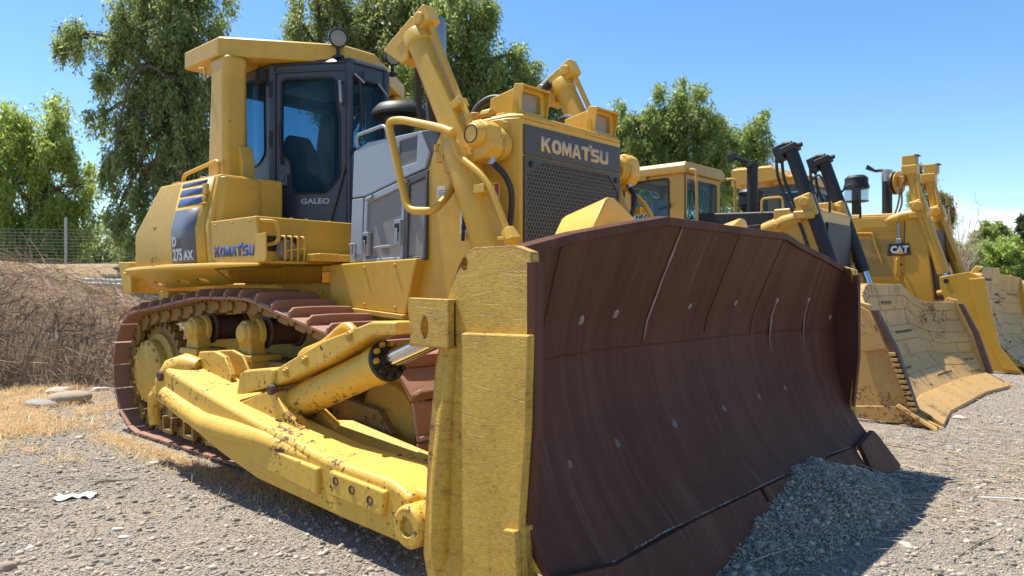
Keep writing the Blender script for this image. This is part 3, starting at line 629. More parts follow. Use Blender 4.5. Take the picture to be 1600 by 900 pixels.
# --- radiator guard with rounded front corners
RG = [(3.86, -.70), (4.60, -.70), (4.70, -.685), (4.78, -.63), (4.785, -.60), (4.785, .60), (4.78, .63), (4.70, .685), (4.60, .70), (3.86, .70)]
c = MB().loft([[(x - .12 * (1 if x < 4 else 0), y, 1.25) for x, y in RG], [(x - .07 * (1 if x < 4 else 0), y, 1.75) for x, y in RG], [(x, y, 2.45) for x, y in RG], [(x + .17 * (1 if x < 4 else 0), y, 2.76) for x, y in RG]])
rg = part(c, 'radiator_guard', M['yellow'], D, bevel=.012)
TP = [(3.98, -.66), (4.70, -.66), (4.80, -.60), (4.80, .60), (4.70, .66), (3.98, .66)]
part(MB().loft([[(x, y, 2.755) for x, y in TP], [(x - .005, y * 1.02, 2.775) for x, y in TP], [(x - .02, y * .98, 2.80) for x, y in TP], [(x - .08, y * .9, 2.815) for x, y in TP]]), 'guard_top', M['yellow'], D, bevel=.01)
fr_ = part(MB().box(4.78, 4.800, -.605, .605, 2.50, 2.715), 'name_panel', M['name_grey'], D, bevel=.006)
logo('KOMATSU', (4.803, -.425, 2.545), YA, ZA, .85, .108, M['decal_faded'], fr_)
gf = part(MB().plate((4.800, 0, 0), YA, ZA, [(-.605, 1.62), (.605, 1.62), (.605, 2.492), (-.605, 2.492)], [[(-.575, 1.65), (.575, 1.65), (.575, 2.34), (.44, 2.462), (-.40, 2.462), (-.575, 2.36)]], .02), 'grille_frame', M['name_grey'], D, bevel=.004)
part(MB().lathe((4.80, -.535, 2.435), XA, [(0, 0), (.022, 0), (.022, .012), (.01, .016), (0, .016)], 12), 'grille_bolt', M['black'], gf, bevel=0)
part(MB().lathe((4.80, .535, 2.435), XA, [(0, 0), (.022, 0), (.022, .012), (.01, .016), (0, .016)], 12), 'grille_bolt', M['black'], gf, bevel=0)
# honeycomb screen: real holes
hv, hf = [], []
pit = .0335; ri, ro = pit * .43, pit / math.sqrt(3)
ny = int(1.18 / pit); nz_ = int(.86 / (pit * .866))
for j in range(nz_):
    for i in range(ny):
        cy = -.585 + (i + (.5 if j % 2 else 0)) * pit; cz = 1.635 + j * pit * .866
        o = len(hv)
        for k in range(6):
            a = math.pi / 6 + k * math.pi / 3
            hv += [(4.792, cy + ro * math.cos(a), cz + ro * math.sin(a)), (4.792, cy + ri * math.cos(a), cz + ri * math.sin(a)), (4.778, cy + ri * math.cos(a), cz + ri * math.sin(a))]
        for k in range(6):
            q = (k + 1) % 6; hf += [(o + 3 * k, o + 3 * q, o + 3 * q + 1, o + 3 * k + 1), (o + 3 * k + 1, o + 3 * q + 1, o + 3 * q + 2, o + 3 * k + 2)]
gm = MB(); gm.v = hv; gm.f = hf; me = gm.mesh('grille_screen', 0, False); me.materials.append(M['grille'])
gs = part_me(me, 'grille_screen', Matrix(), D); gs['kind'] = 'stuff'
part(MB().box(4.786, 4.787, -.60, .60, 1.63, 2.49), 'radiator_core', M['black'], D, bevel=0)
# hooded head lamps on top
for y0 in (-.585, .315):
    o1 = [(4.43, y0, 2.80), (4.43, y0 + .27, 2.80), (4.43, y0 + .26, 2.96), (4.43, y0 + .01, 2.96)]
    o2 = [(4.70, y0 - .005, 2.80), (4.70, y0 + .275, 2.80), (4.70, y0 + .275, 3.0), (4.70, y0 - .005, 3.0)]
    hb = part(MB().loft([o1, o2]), 'head_lamp', M['yellow'], D, bevel=.012)
    hood = MB().plate((4.735, y0 - .02, 2.79), YA, ZA, [(0, 0), (.31, 0), (.325, .03), (.30, .225), (.01, .225), (-.015, .03)], [rrect(.05, .26, .04, .18, .03)], .05)
    part(hood, 'lamp_surround', M['yellow'], hb, bevel=.006)
    part(MB().loft([[(4.70, y0 - .02, 3.0), (4.70, y0 + .29, 3.0), (4.70, y0 + .29, 3.02), (4.70, y0 - .02, 3.02)], [(4.785, y0 - .02, 2.99), (4.785, y0 + .29, 2.99), (4.785, y0 + .29, 3.005), (4.785, y0 - .02, 3.005)]]), 'lamp_visor', M['yellow'], hb, bevel=.003)
    for yy in (y0 - .022, y0 + .285): part(MB().prism([(4.70, 3.0), (4.785, 2.995), (4.745, 2.79), (4.70, 2.79)], 'y', yy, yy + .008), 'visor_cheek', M['yellow'], hb, bevel=0)
    part(MB().box(4.67, 4.684, y0 + .035, y0 + .235, 2.835, 2.965), 'reflector', M['reflector'], hb, bevel=0)
    part(MB().box(4.69, 4.705, y0 + .03, y0 + .24, 2.83, 2.97), 'lens', M['lens'], hb, bevel=.004)
    part(MB().box(4.45, 4.68, y0 + .03, y0 + .24, 2.79, 2.81), 'lamp_foot', M['yellow_frame'], hb, bevel=0)

# sale sheet and small stickers on the guard
part(MB().box(4.25, 4.645, -.7085, -.70, 1.955, 2.295), 'sale_sheet', M['decal_white'], rg, bevel=0)
part(MB().box(4.25, 4.645, -.7095, -.7085, 2.215, 2.295), 'sheet_header', M['decal_pink'], rg, bevel=0)
text('00', .075, (4.53, -.7097, 2.228), XA, ZA, M['decal_white'], rg, 'lettering', 0, 1.0, .0008)
text('Blanke', .055, (4.26, -.7087, 1.985), XA, ZA, M['decal_black'], rg, 'lettering', .001, .8, .0008)
text('50', .055, (4.57, -.7087, 2.0), XA, ZA, M['decal_black'], rg, 'lettering', .001, .8, .0008)
part(MB().box(3.995, 4.08, -.7045, -.70, 2.24, 2.33), 'sticker', M['decal_white'], rg, bevel=0)
for zz in (2.255, 2.275, 2.295): part(MB().box(4.0, 4.075, -.7055, -.7045, zz, zz + .006), 'print_line', M['decal_grey'], rg, bevel=0)
part(MB().lathe((4.16, -.75, 2.45), YA, [(0, 0), (.02, .0), (.04, .0), (.045, .05), (0, .06)], 16), 'tow_bush', M['yellow_frame'], rg, bevel=.003)
part(MB().lathe((4.68, -.73, 2.70), YA, [(0, .004), (.012, .004), (.014, 0), (.035, 0), (.04, .05), (0, .06)], 14), 'plug', M['yellow_frame'], rg, bevel=.003)

# --- lift cylinders either side of the guard
for sgn in (-1, 1):
    def b2(mb, name, mat, root, **k): return part(mb if sgn == -1 else mb.mirror(), name, mat, root, **k)
    YL = -.88
    top = Vector((3.965, YL, 3.46)); piv = Vector((4.53, YL, 2.40)); low = Vector((5.35, YL, .95))
    ax = (piv - top).normalized(); sdv = YA.cross(ax)
    dn = Vector((4.80, YL, 1.80)) - Vector((4.46, YL, 2.57)); dn.normalize()
    kp = Vector((4.42, YL, 2.60))
    lc = b2(MB().tube([top + ax * .02, top + (kp - top).normalized() * 1.10], .098, 24), 'lift_cylinder', M['yellow'], D, bevel=.006)
    ax = (kp - top).normalized(); sdv = YA.cross(ax).normalized()     # sdv points forward-up
    if sdv.x < 0: sdv = -sdv
    b2(MB().lathe(top - ax * .01, ax, [(0, 0), (.105, 0), (.112, .02), (.112, .10), (.098, .115), (0, .12)], 24), 'cylinder_head', M['yellow'], lc, bevel=.004)
    hd = MB().obox(top - ax * .05 - sdv * .05, ax, YA, sdv, .055, .075, .13).obox(top - ax * .04 + sdv * .14, ax, YA, sdv, .075, .06, .065)
    hd.cyl(top - ax * .04 + sdv * .12 - YA * .08, top - ax * .04 + sdv * .12 + YA * .08, .05, n=12).cyl(top - ax * .1 - sdv * .12, top - ax * .04 - sdv * .12, .035, n=10)
    b2(hd, 'valve_block', M['yellow'], lc, bevel=.014)
    wg = MB().prism([(3.63, 3.40), (3.76, 3.48), (3.92, 3.43), (3.94, 3.28), (3.86, 3.25)], 'y', YL - .07, YL + .08)
    b2(wg, 'hose_shield', M['yellow'], lc, bevel=.012)
    pp = fillet([top - ax * .02 + sdv * .155, top + ax * .72 + sdv * .145, top + ax * .90 + sdv * .16, top + ax * 1.08 + sdv * .06, kp + Vector((-.02, -.10, .09)), Vector((4.50, YL - .13, 2.56)), Vector((4.55, YL - .13, 2.46)), Vector((4.74, YL - .12, 2.33)), Vector((4.83, YL - .11, 2.23)), Vector((4.985, YL - .10, 1.91))], .07, 4)
    b2(MB().tube(pp, .023, 10), 'oil_pipe', M['yellow'], lc, bevel=0)
    b2(MB().obox(top + ax * .74 + sdv * .12, ax, YA, sdv, .03, .05, .05), 'pipe_clamp', M['yellow'], lc, bevel=.006)
    b2(MB().box(4.70, 4.80, YL - .14, YL - .03, 2.19, 2.25), 'pipe_clamp', M['yellow'], lc, bevel=.006)
    b2(MB().tube([(4.98, YL - .10, 1.93), (5.02, YL - .10, 1.87), (5.0, YL - .09, 1.82)], [.05, .06, .04], 10).box(4.93, 5.06, YL - .15, YL - .05, 1.86, 1.885), 'pipe_flange', M['yellow'], lc, bevel=.006)
    # lower barrel with rounded shoulder
    lo_a = Vector((4.38, YL, 2.63))
    lb = b2(MB().tube([lo_a - dn * .03, lo_a, lo_a + dn * .05, lo_a + dn * .13, lo_a + dn * 1.0, lo_a + dn * 1.05], [.03, .085, .112, .12, .122, .10], 24), 'lower_barrel', M['yellow'], D, bevel=.004)
    b2(MB().tube([lo_a + dn * 1.0, low], .06, 16), 'lift_rod', M['chrome'], lb, bevel=0)
    b2(MB().lathe(low - YA * .09, YA, [(0, 0), (.10, 0), (.10, .18), (0, .18)], 16), 'rod_eye', M['yellow_frame'], lb, bevel=.006)
    # trunnion yoke and cap
    yk = MB().lathe(Vector((4.665, YL - .13, 2.60)), YA, [(0, 0), (.066, 0), (.076, .010), (.080, .022), (.085, .036), (.09, .05), (.09, .10), (.085, .12), (.085, .20), (0, .20)], 28)
    tk = b2(yk, 'trunnion', M['yellow'], D, bevel=.005)
    b2(MB().lathe(Vector((4.665, YL - .134, 2.60)), YA, [(.056, .005), (.056, 0), (.064, 0), (.064, .005), (.056, .005)], 28, False), 'cap_groove', M['black'], tk, bevel=0)
    b2(MB().prism([(4.55, 2.47), (4.60, 2.42), (4.74, 2.44), (4.79, 2.51), (4.77, 2.66), (4.70, 2.71), (4.57, 2.68)], 'y', YL - .07, YL + .08), 'yoke', M['yellow'], tk, bevel=.025, seg=3)
    b2(MB().cyl((4.61, YL - .09, 2.485), (4.61, YL - .06, 2.485), .024, n=6), 'yoke_bolt', M['yellow'], tk, bevel=.003)
    b2(MB().lathe(Vector((4.66, -.80, 2.56)), YA, [(0, 0), (.10, 0), (.125, .025), (.125, .05), (.11, .06), (.11, .10), (0, .10)], 28), 'yoke_flange', M['yellow_frame'], tk, bevel=.006)
    b2(MB().cyl((4.25, -.80, 2.50), (4.25, -.68, 2.50), .09, n=18).cyl((4.20, -.84, 2.58), (4.20, -.76, 2.58), .05, n=12).box(4.2, 4.42, -.82, -.72, 2.40, 2.47), 'pivot_boss', M['yellow_frame'], tk, bevel=.01)
    for k in range(6):
        a_ = k * 1.047 + .3; px_, pz_ = 4.66 + .115 * math.cos(a_), 2.56 + .115 * math.sin(a_)
        b2(MB().cyl((px_, -.825, pz_), (px_, -.79, pz_), .016, n=6), 'flange_bolt', M['yellow_frame'], tk, bevel=.002)
    b2(MB().tube(smooth_path([(4.72, -.86, 2.42), (4.80, -.82, 2.33), (4.82, -.77, 2.22), (4.79, -.74, 2.05), (4.74, -.73, 1.85)], 5), .022, 8), 'hydraulic_hose', M['rubber'], tk, bevel=0)
    b2(MB().tube(smooth_path([(4.36, -.80, 2.44), (4.40, -.78, 2.30), (4.34, -.75, 2.15), (4.30, -.73, 1.9)], 5), .014, 8), 'hydraulic_hose', M['rubber'], tk, bevel=0)
    b2(MB().cyl((4.72, -.86, 2.455), (4.72, -.86, 2.40), .032, n=6), 'hose_nut', M['steel'], tk, bevel=.002)
    # big loop rail
    b2(MB().tube(fillet([(4.50, -1.02, 2.63), (4.34, -1.0, 2.69), (3.90, -.98, 2.815), (3.735, -.98, 2.83), (3.97, -.98, 2.125), (4.22, -.95, 2.11), (4.25, -.86, 2.2), (4.24, -.76, 2.32), (4.10, -.74, 2.55)], .09, 5), .030, 12), 'loop_rail', M['yellow'], D, bevel=0)
    b2(MB().box(4.06, 4.14, -.78, -.70, 2.50, 2.585).cyl((4.1, -.80, 2.58), (4.1, -.80, 2.63), .03, n=10), 'rail_foot', M['yellow'], D, bevel=.006)
    for k, (dx, dy) in enumerate(((0, 0), (.07, .06))):
        b2(MB().tube(smooth_path([(3.92, -.80 + dy, 3.45), (3.78 + dx, -.72 + dy, 3.30), (3.70 + dx, -.62 + dy, 2.95), (3.82 + dx, -.55 + dy, 2.78)], 6), .026, 8), 'hydraulic_hose', M['rubber'], D, bevel=0)
    b2(MB().tube(smooth_path([(4.20, -.55, 2.80), (4.22, -.5, 2.93), (4.32, -.45, 3.0), (4.45, -.42, 2.97), (4.50, -.42, 2.86)], 6), .03, 10), 'hydraulic_hose', M['rubber'], D, bevel=0)
    b2(MB().cyl((4.47, -.42, 2.95), (4.51, -.42, 2.88), .036, n=10), 'hose_ferrule', M['chrome'], D, bevel=0)
    b2(MB().cyl((4.30, -.6, 2.80), (4.30, -.6, 2.87), .04, n=10).cyl((4.38, -.52, 2.80), (4.38, -.52, 2.86), .05, n=10).box(4.25, 4.6, -.60, -.36, 2.79, 2.83).cyl((4.52, -.43, 2.82), (4.52, -.43, 2.89), .045, n=12).cyl((4.40, -.62, 2.83), (4.50, -.62, 2.83), .04, n=10), 'hose_manifold', M['yellow_frame'], D, bevel=.01)
# --- push arms
def arm_y(x): return -1.85 - .15 * (x - 1.8) / 3.4
ridge = [(1.79, .865), (2.60, .735), (3.57, .60), (4.34, .505), (5.02, .485), (5.20, .44)]
bot = [(5.22, .17), (5.09, .165), (4.53, .175), (3.46, .215), (2.91, .30), (1.79, .535)]
def arm_w(x): return .40 if x < 2.2 else .36 if x < 3 else .30
prof = ridge + bot
def armsec(off_out, inner=False):
    out = []
    for x, z in prof: out.append((x, (arm_y(x) + off_out) if not inner else arm_y(x) + arm_w(x), z if not inner else z + (.05 if (x, z) in ridge[:5] else 0)))
    return out
for sgn in (-1, 1):
    def b3(mb, name, mat, root, **k): return part(mb if sgn == -1 else mb.mirror(), name, mat, root, **k)
    arm = b3(MB().loft([armsec(0), armsec(0, True)]), 'push_arm', M['yellow_arm'], D, bevel=.035, seg=3)
    # rounded lower rib that merges into the flank
    b3(MB().tube([(1.80, -1.83, .64), (2.15, arm_y(2.15) + .01, .575), (2.64, arm_y(2.64) + .005, .50), (3.1, arm_y(3.1) + .005, .50), (3.6, arm_y(3.6) + .02, .50), (4.2, arm_y(4.2) + .04, .46)], [.075, .08, .085, .085, .07, .04], 14), 'lower_rib', M['yellow_arm'], arm, bevel=.01)
    def pad(pts, name, th=.035):
        s1 = [(x, arm_y(x) - th, z) for x, z in pts]; s0 = [(x, arm_y(x) + .01, z) for x, z in pts]
        return b3(MB().loft([s1, s0]), name, M['yellow_arm'], arm, bevel=.016, seg=3)
    pad([(3.12, .50), (3.6, .483), (4.32, .445), (4.32, .275), (3.7, .318), (3.36, .345), (3.16, .42)], 'wear_pad')
    p2_ = pad([(4.45, .455), (5.02, .437), (4.99, .288), (4.45, .305)], 'wear_pad', .03)
    for x, z in ((4.53, .405), (4.70, .385), (4.88, .36)):
        b3(MB().lathe((x, arm_y(x) - .032, z), YA, [(0, .004), (.014, .003), (.02, -.003), (.028, -.003), (.028, .01), (0, .01)], 12), 'pad_bolt', M['dark_rust'], arm, bevel=0)
    # rear ball joint in its cap
    b3(MB().tube([(1.60, -1.76, .64), (1.64, -1.76, .72), (1.74, -1.73, .83), (1.86, -1.68, .875), (1.98, -1.62, .86)], [.08, .10, .12, .11, .08], 14), 'joint_cap', M['yellow_arm'], arm, bevel=.004)
    b3(MB().prism([(1.60, .55), (1.80, .52), (1.82, .86), (1.66, .86), (1.56, .74)], 'y', -1.84, -1.62), 'joint_housing', M['yellow_arm'], arm, bevel=.04, seg=3)
    b3(MB().prism([(1.86, .80), (2.5, .72), (2.52, .84), (2.40, .98), (2.22, 1.02), (1.95, 1.0)], 'y', -1.46, -1.40).prism([(1.86, .80), (2.5, .72), (2.52, .84), (2.40, .98), (2.22, 1.02), (1.95, 1.0)], 'y', -1.62, -1.57), 'joint_ear', M['yellow_arm'], arm, bevel=.012)
    b3(MB().lathe((1.72, -1.87, .79), YA, [(0, 0), (.035, 0), (.045, .01), (.045, .04), (0, .04)], 14), 'joint_pin', M['dark_rust'], arm, bevel=.003)
    hk = MB().tube(fillet([(1.62, -1.80, .62), (1.46, -1.80, .60), (1.40, -1.78, .45), (1.40, -1.76, .33)], .06), [.05] * 12, 10)
    hk.cyl((1.58, -1.83, .62), (1.54, -1.83, .68), .03, n=8)
    b3(hk, 'joint_link', M['yellow_arm'], arm, bevel=0)
    # tilt cylinder foot on the arm
    b3(MB().prism([(2.86, .64), (3.45, .50), (3.95, .42), (3.84, .60), (3.62, .70), (3.50, .82), (3.40, .815), (3.0, .695)], 'y', -1.80, -1.70).prism([(2.86, .64), (3.45, .50), (3.95, .42), (3.84, .60), (3.62, .70), (3.50, .82), (3.40, .815), (3.0, .695)], 'y', -1.55, -1.48), 'cylinder_foot', M['yellow_arm'], arm, bevel=.014)
    # inner strut plate beside the arm
    b3(MB().loft([[(3.55, -1.70, .52), (3.9, -1.70, .47), (5.15, -1.74, .40), (5.15, -1.74, .30), (3.55, -1.70, .40)], [(3.55, -1.42, .58), (3.9, -1.42, .62), (5.15, -1.45, .47), (5.15, -1.45, .30), (3.55, -1.42, .40)]]), 'inner_strut', M['yellow_frame'], arm, bevel=.015)
    b3(MB().box(4.85, 5.0, -1.50, -1.40, .46, .56).cyl((4.9, -1.55, .52), (4.9, -1.36, .52), .045, n=12), 'strut_lug', M['yellow_frame'], arm, bevel=.012)
    # front trunnion lug
    lg = MB().lathe((5.24, arm_y(5.24) - .055, .295), YA, [(0, .03), (.045, .03), (.05, .0), (.10, 0), (.115, .015), (.115, .25), (0, .25)], 26)
    b3(lg, 'front_trunnion', M['yellow_arm'], arm, bevel=.006)
    b3(MB().lathe((5.24, arm_y(5.24) - .035, .295), YA, [(0, 0), (.042, 0), (.046, .01), (0, .012)], 18), 'trunnion_pin', M['yellow_frame'], arm, bevel=0)
    b3(MB().prism([(4.98, .46), (5.28, .46), (5.52, .38), (5.56, .22), (5.30, .17), (5.10, .20)], 'y', -1.93, -1.74), 'arm_nose', M['yellow_arm'], arm, bevel=.04, seg=3)
    # tilt cylinder, its guard bar and hose
    a0, a1 = Vector((3.46, -1.63, .70)), Vector((4.53, -1.63, 1.085)); da = (a1 - a0).normalized(); ua = Vector((-da.z, 0, da.x))
    tcv = b3(MB().tube([a0 - da * .02, a0 + da * .02, a0 + da * .06, a1 - da * .12, a1 - da * .11, a1], [.06, .10, .118, .118, .127, .127], 28), 'tilt_cylinder', M['yellow_arm'], D, bevel=.004)
    b3(MB().lathe(a1, da, [(0, 0), (.132, 0), (.132, .03), (.072, .035), (.072, .05), (0, .05)], 28), 'cylinder_gland', M['black'], tcv, bevel=.003)
    for k in range(10):
        a = k * 2 * math.pi / 10; c0 = a1 + (YA * math.cos(a) + ua * math.sin(a)) * .106
        b3(MB().cyl(c0 + da * .03, c0 + da * .06, .019, n=6), 'gland_bolt', M['yellow_frame' if k in (1, 2, 3, 4, 5) else 'black'], tcv, bevel=.002)
    b3(MB().tube([a1 + da * .04, a1 + da * .75], .062, 20), 'tilt_rod', M['chrome'], tcv, bevel=0)
    b3(MB().tube([a1 + da * .66, a1 + da * .86], .085, 16), 'rod_end', M['yellow_frame'], tcv, bevel=.004)
    b3(MB().cyl((3.54, -1.785, .68), (3.54, -1.47, .68), .05, n=16), 'foot_pin', M['yellow_frame'], tcv, bevel=.004)
    gb = MB().prism([(3.46, .85), (3.50, .985), (4.05, 1.20), (4.58, 1.345), (4.82, 1.35), (4.82, 1.275), (4.58, 1.26), (4.10, 1.06)], 'y', -1.78, -1.56)
    gd = b3(gb, 'cylinder_guard', M['yellow_arm'], D, bevel=.014)
    b3(MB().prism([(2.94, .74), (2.99, .90), (3.06, .935), (3.16, .95), (3.42, .98), (3.50, .975), (3.46, .85)], 'y', -1.80, -1.54), 'guard_heel', M['yellow_arm'], gd, bevel=.02)
    for x, z in ((3.62, .965), (3.86, 1.06), (4.36, 1.245)): b3(MB().lathe((x, -1.81, z), YA, [(0, 0), (.018, 0), (.02, .012), (.034, .014), (.034, .04), (0, .04)], 8), 'guard_bolt', M['yellow_frame'], gd, bevel=.003)
    b3(MB().lathe((3.47, -1.83, .83), YA, [(0, 0), (.03, 0), (.04, .01), (.04, .05), (0, .05)], 10), 'guard_bolt', M['dark_rust'], gd, bevel=.003)
    b3(MB().tube(smooth_path([(3.58, -1.63, 1.05), (3.62, -1.63, 1.09), (3.85, -1.63, 1.16), (4.05, -1.63, 1.27), (4.14, -1.63, 1.29), (4.2, -1.63, 1.26)], 5), .034, 10), 'guard_hose', M['yellow'], gd, bevel=0)

# --- the blade
YEND = 2.13
def top_z(y):
    a = abs(y)
    if a < .857: return 1.945
    if a < 1.72: return 1.945 - .14 * (a - .857) / .863
    return 1.805 - .09 * (a - 1.72) / .43
PR = [(.27, 6.25), (.40, 6.13), (.60, 6.00), (.85, 5.875), (1.05, 5.82), (1.2, 5.80), (1.35, 5.83), (1.6, 5.935), (1.945, 6.09)]
def face_x(y, z):
    for (z0, x0), (z1, x1) in zip(PR, PR[1:]):
        if z <= z1: break
    f = max(0, (z - z0) / (z1 - z0)); x = x0 + (x1 - x0) * f
    a = max(0, abs(y) - 1.15) / 1.0
    mid = math.exp(-((z - 1.15) / .55) ** 2)
    return x + a * (.06 + .15 * mid)
ys = [(-YEND) + i * 2 * YEND / 60 for i in range(61)]
ys = sorted(set([round(v_, 4) for v_ in ys] + [-.857, .857, -1.72, 1.72, 1.15, -1.15]))
NZ = 30; mb = MB(); rows = []
for k in range(NZ + 1):
    rows.append([(face_x(y, .27 + (top_z(y) - .27) * k / NZ), y, .27 + (top_z(y) - .27) * k / NZ) for y in ys])
back = [[(x - .05, y, z - (.004 if k == NZ else 0)) for x, y, z in r] for k, r in enumerate(rows)]
n = len(ys); front_v = [p for r in rows for p in r]; back_v = [p for r in back for p in r]; N = len(front_v)
mb.v = front_v + back_v
for k in range(NZ):
    for i in range(n - 1):
        a = k * n + i; mb.f.append((a, a + 1, a + n + 1, a + n)); mb.f.append((a + N, a + n + N, a + n + 1 + N, a + 1 + N))
for i in range(n - 1):
    mb.f.append((i, i + N, i + 1 + N, i + 1)); a = NZ * n + i; mb.f.append((a, a + 1, a + 1 + N, a + N))
for k in range(NZ):
    a = k * n; mb.f.append((a, a + n, a + n + N, a + N)); a = k * n + n - 1; mb.f.append((a, a + N, a + n + N, a + n))
blade = part(mb, 'blade', M['blade_face'], D, bevel=0, smooth=50)
# rolled rim along the top
rim = [(face_x(y, top_z(y)) - .02, y, top_z(y) + .004) for y in ys]
part(MB().loft([[(x - .045, y, z - .03), (x + .028, y, z - .045), (x + .03, y, z + .004), (x - .04, y, z + .014)] for x, y, z in rim]), 'top_rim', M['blade_face'], blade, bevel=.006)
# welds and seams
part(MB().tube([(face_x(y, 1.2) + .001, y, 1.2 + .004 * math.sin(y * 31)) for y in ys], .007, 6), 'weld_seam', M['blade_face'], blade, bevel=0)
for yy, z0, z1 in ((-1.80, 1.2, 1.77), (-.67, 1.2, 1.93), (.12, 1.25, 1.90), (.86, 1.2, 1.93), (1.70, 1.1, 1.79)):
    k = 14; part(MB().tube([(face_x(yy, z0 + (z1 - z0) * i / k) + .001, yy + .003 * math.sin(i * 2.3), z0 + (z1 - z0) * i / k) for i in range(k + 1)], .006, 6), 'weld_seam', M['blade_face'], blade, bevel=0)
m_, nt, nd, ln, b = new_mat('bright_scratch'); t = nd.new('ShaderNodeTexCoord').outputs['Object']
ln.new(mixcol(nd, ln, noise(nd, ln, t, 60, 5), (.10, .06, .05), (.36, .29, .26)), b.inputs['Base Color']); b.inputs['Roughness'].default_value = .5; M['scratch'] = m_
M['streak'] = paint('pale_rub_streak', (.16, .095, .075), chip=0, bump=.05, rough=.5, vary=.3, dirt=.2)
part(MB().loft([[(face_x(-.655, z) + .004, -.655 - w, z), (face_x(-.655, z) + .004, -.655 + w, z), (face_x(-.655, z) - .003, -.655 + w, z), (face_x(-.655, z) - .003, -.655 - w, z)] for z, w in ((1.23, .004), (1.35, .008), (1.5, .012), (1.62, .007), (1.75, .013), (1.86, .006), (1.92, .003))]), 'scrape', M['scratch'], blade, bevel=0)
for yy, zz, s_ in ((-1.40, 1.38, 1.2), (-1.02, 1.40, 1.2), (-.18, 1.43, .9), (.49, 1.44, 1), (1.2, 1.45, .9), (1.66, 1.45, .9), (2.05, 1.30, 1.0), (-1.68, .69, .9), (-1.155, .70, 1), (-.52, .715, 1.1), (.16, .73, 1), (.75, .745, .9), (1.23, .76, .8)):
    ring = []
    for r_i, h in ((0, .001), (.008, .002), (.015, .004), (.023, .001), (.025, -.006)):
        ring.append([(face_x(yy + r_i * s_ * math.cos(a * .628), zz + r_i * s_ * 1.0 * math.sin(a * .628)) + h + RNG.uniform(-.001, .001), yy + max(r_i, .0005) * s_ * math.cos(a * .628) * RNG.uniform(.75, 1.2), zz + max(r_i, .0005) * s_ * math.sin(a * .628) * RNG.uniform(.8, 1.2)) for a in range(10)])
    part(MB().loft(ring), 'bolt_dent', M['scratch' if zz > 1 else 'streak'], blade, bevel=0)
    if zz > 1 and yy in (1.2, 1.66):
        part(MB().loft([[(face_x(yy, z) + .0015, yy - w, z), (face_x(yy, z) + .0015, yy + w, z), (face_x(yy, z) - .003, yy + w, z), (face_x(yy, z) - .003, yy - w, z)] for z, w in ((zz - .02, .012), (zz - .12, .022), (zz - .3, .012), (zz - .42, .003))]), 'scrape', M['streak'], blade, bevel=0)
# stiffened back
bs = []
for y in ys:
    zt = top_z(y) - .025
    bs.append([(face_x(y, .32) - .052, y, .32), (face_x(y, .85) - .052, y, .85), (face_x(y, 1.2) - .052, y, 1.2), (face_x(y, 1.6) - .052, y, 1.6), (face_x(y, zt) - .055, y, zt), (5.80, y, zt - .05), (5.60, y, 1.45), (5.55, y, .9), (5.62, y, .35)])
part(MB().loft(bs), 'blade_back', M['yellow_arm'], D, bevel=.01)
# cutting edges and end bits
for y0, y1 in ((-1.70, -.02), (.02, 1.70)):
    part(MB().loft([[(face_x(y, .27) - .02, y, .268), (face_x(y, .27) + .022, y, .272), (face_x(y, .27) + .20, y, -.01), (face_x(y, .27) + .16, y, -.02)] for y in (y0, (y0 + y1) / 2, y1)]), 'cutting_edge', M['blade_face'], blade, bevel=.006)
for sgn in (-1, 1):
    e1 = [(sgn * 1.715, .29), (sgn * 2.13, .345), (sgn * 2.19, .30), (sgn * 2.40, .02), (sgn * 2.38, -.02), (sgn * 1.715, -.02)]
    eb = MB().loft([[(6.33 + (.345 - z) * .46, y, z) for y, z in e1], [(6.29 + (.345 - z) * .44, y, z) for y, z in e1]])
    part(eb, 'end_bit', M['blade_face'], blade, bevel=.006)
    for y in (1.85, 2.0): part(MB().lathe((6.365, sgn * y, .26), Vector((1, 0, .4)), [(0, .004), (.02, .006), (.028, 0), (0, -.01)], 12), 'edge_bolt', M['dark_rust'], blade, bevel=0)
for k in range(9): part(MB().lathe((face_x(-1.6 + k * .2, .27) + .073, -1.6 + k * .2, .18), Vector((1, 0, .55)), [(0, .002), (.018, .006), (.026, 0), (0, -.01)], 10), 'edge_bolt', M['dark_rust'], blade, bevel=0)
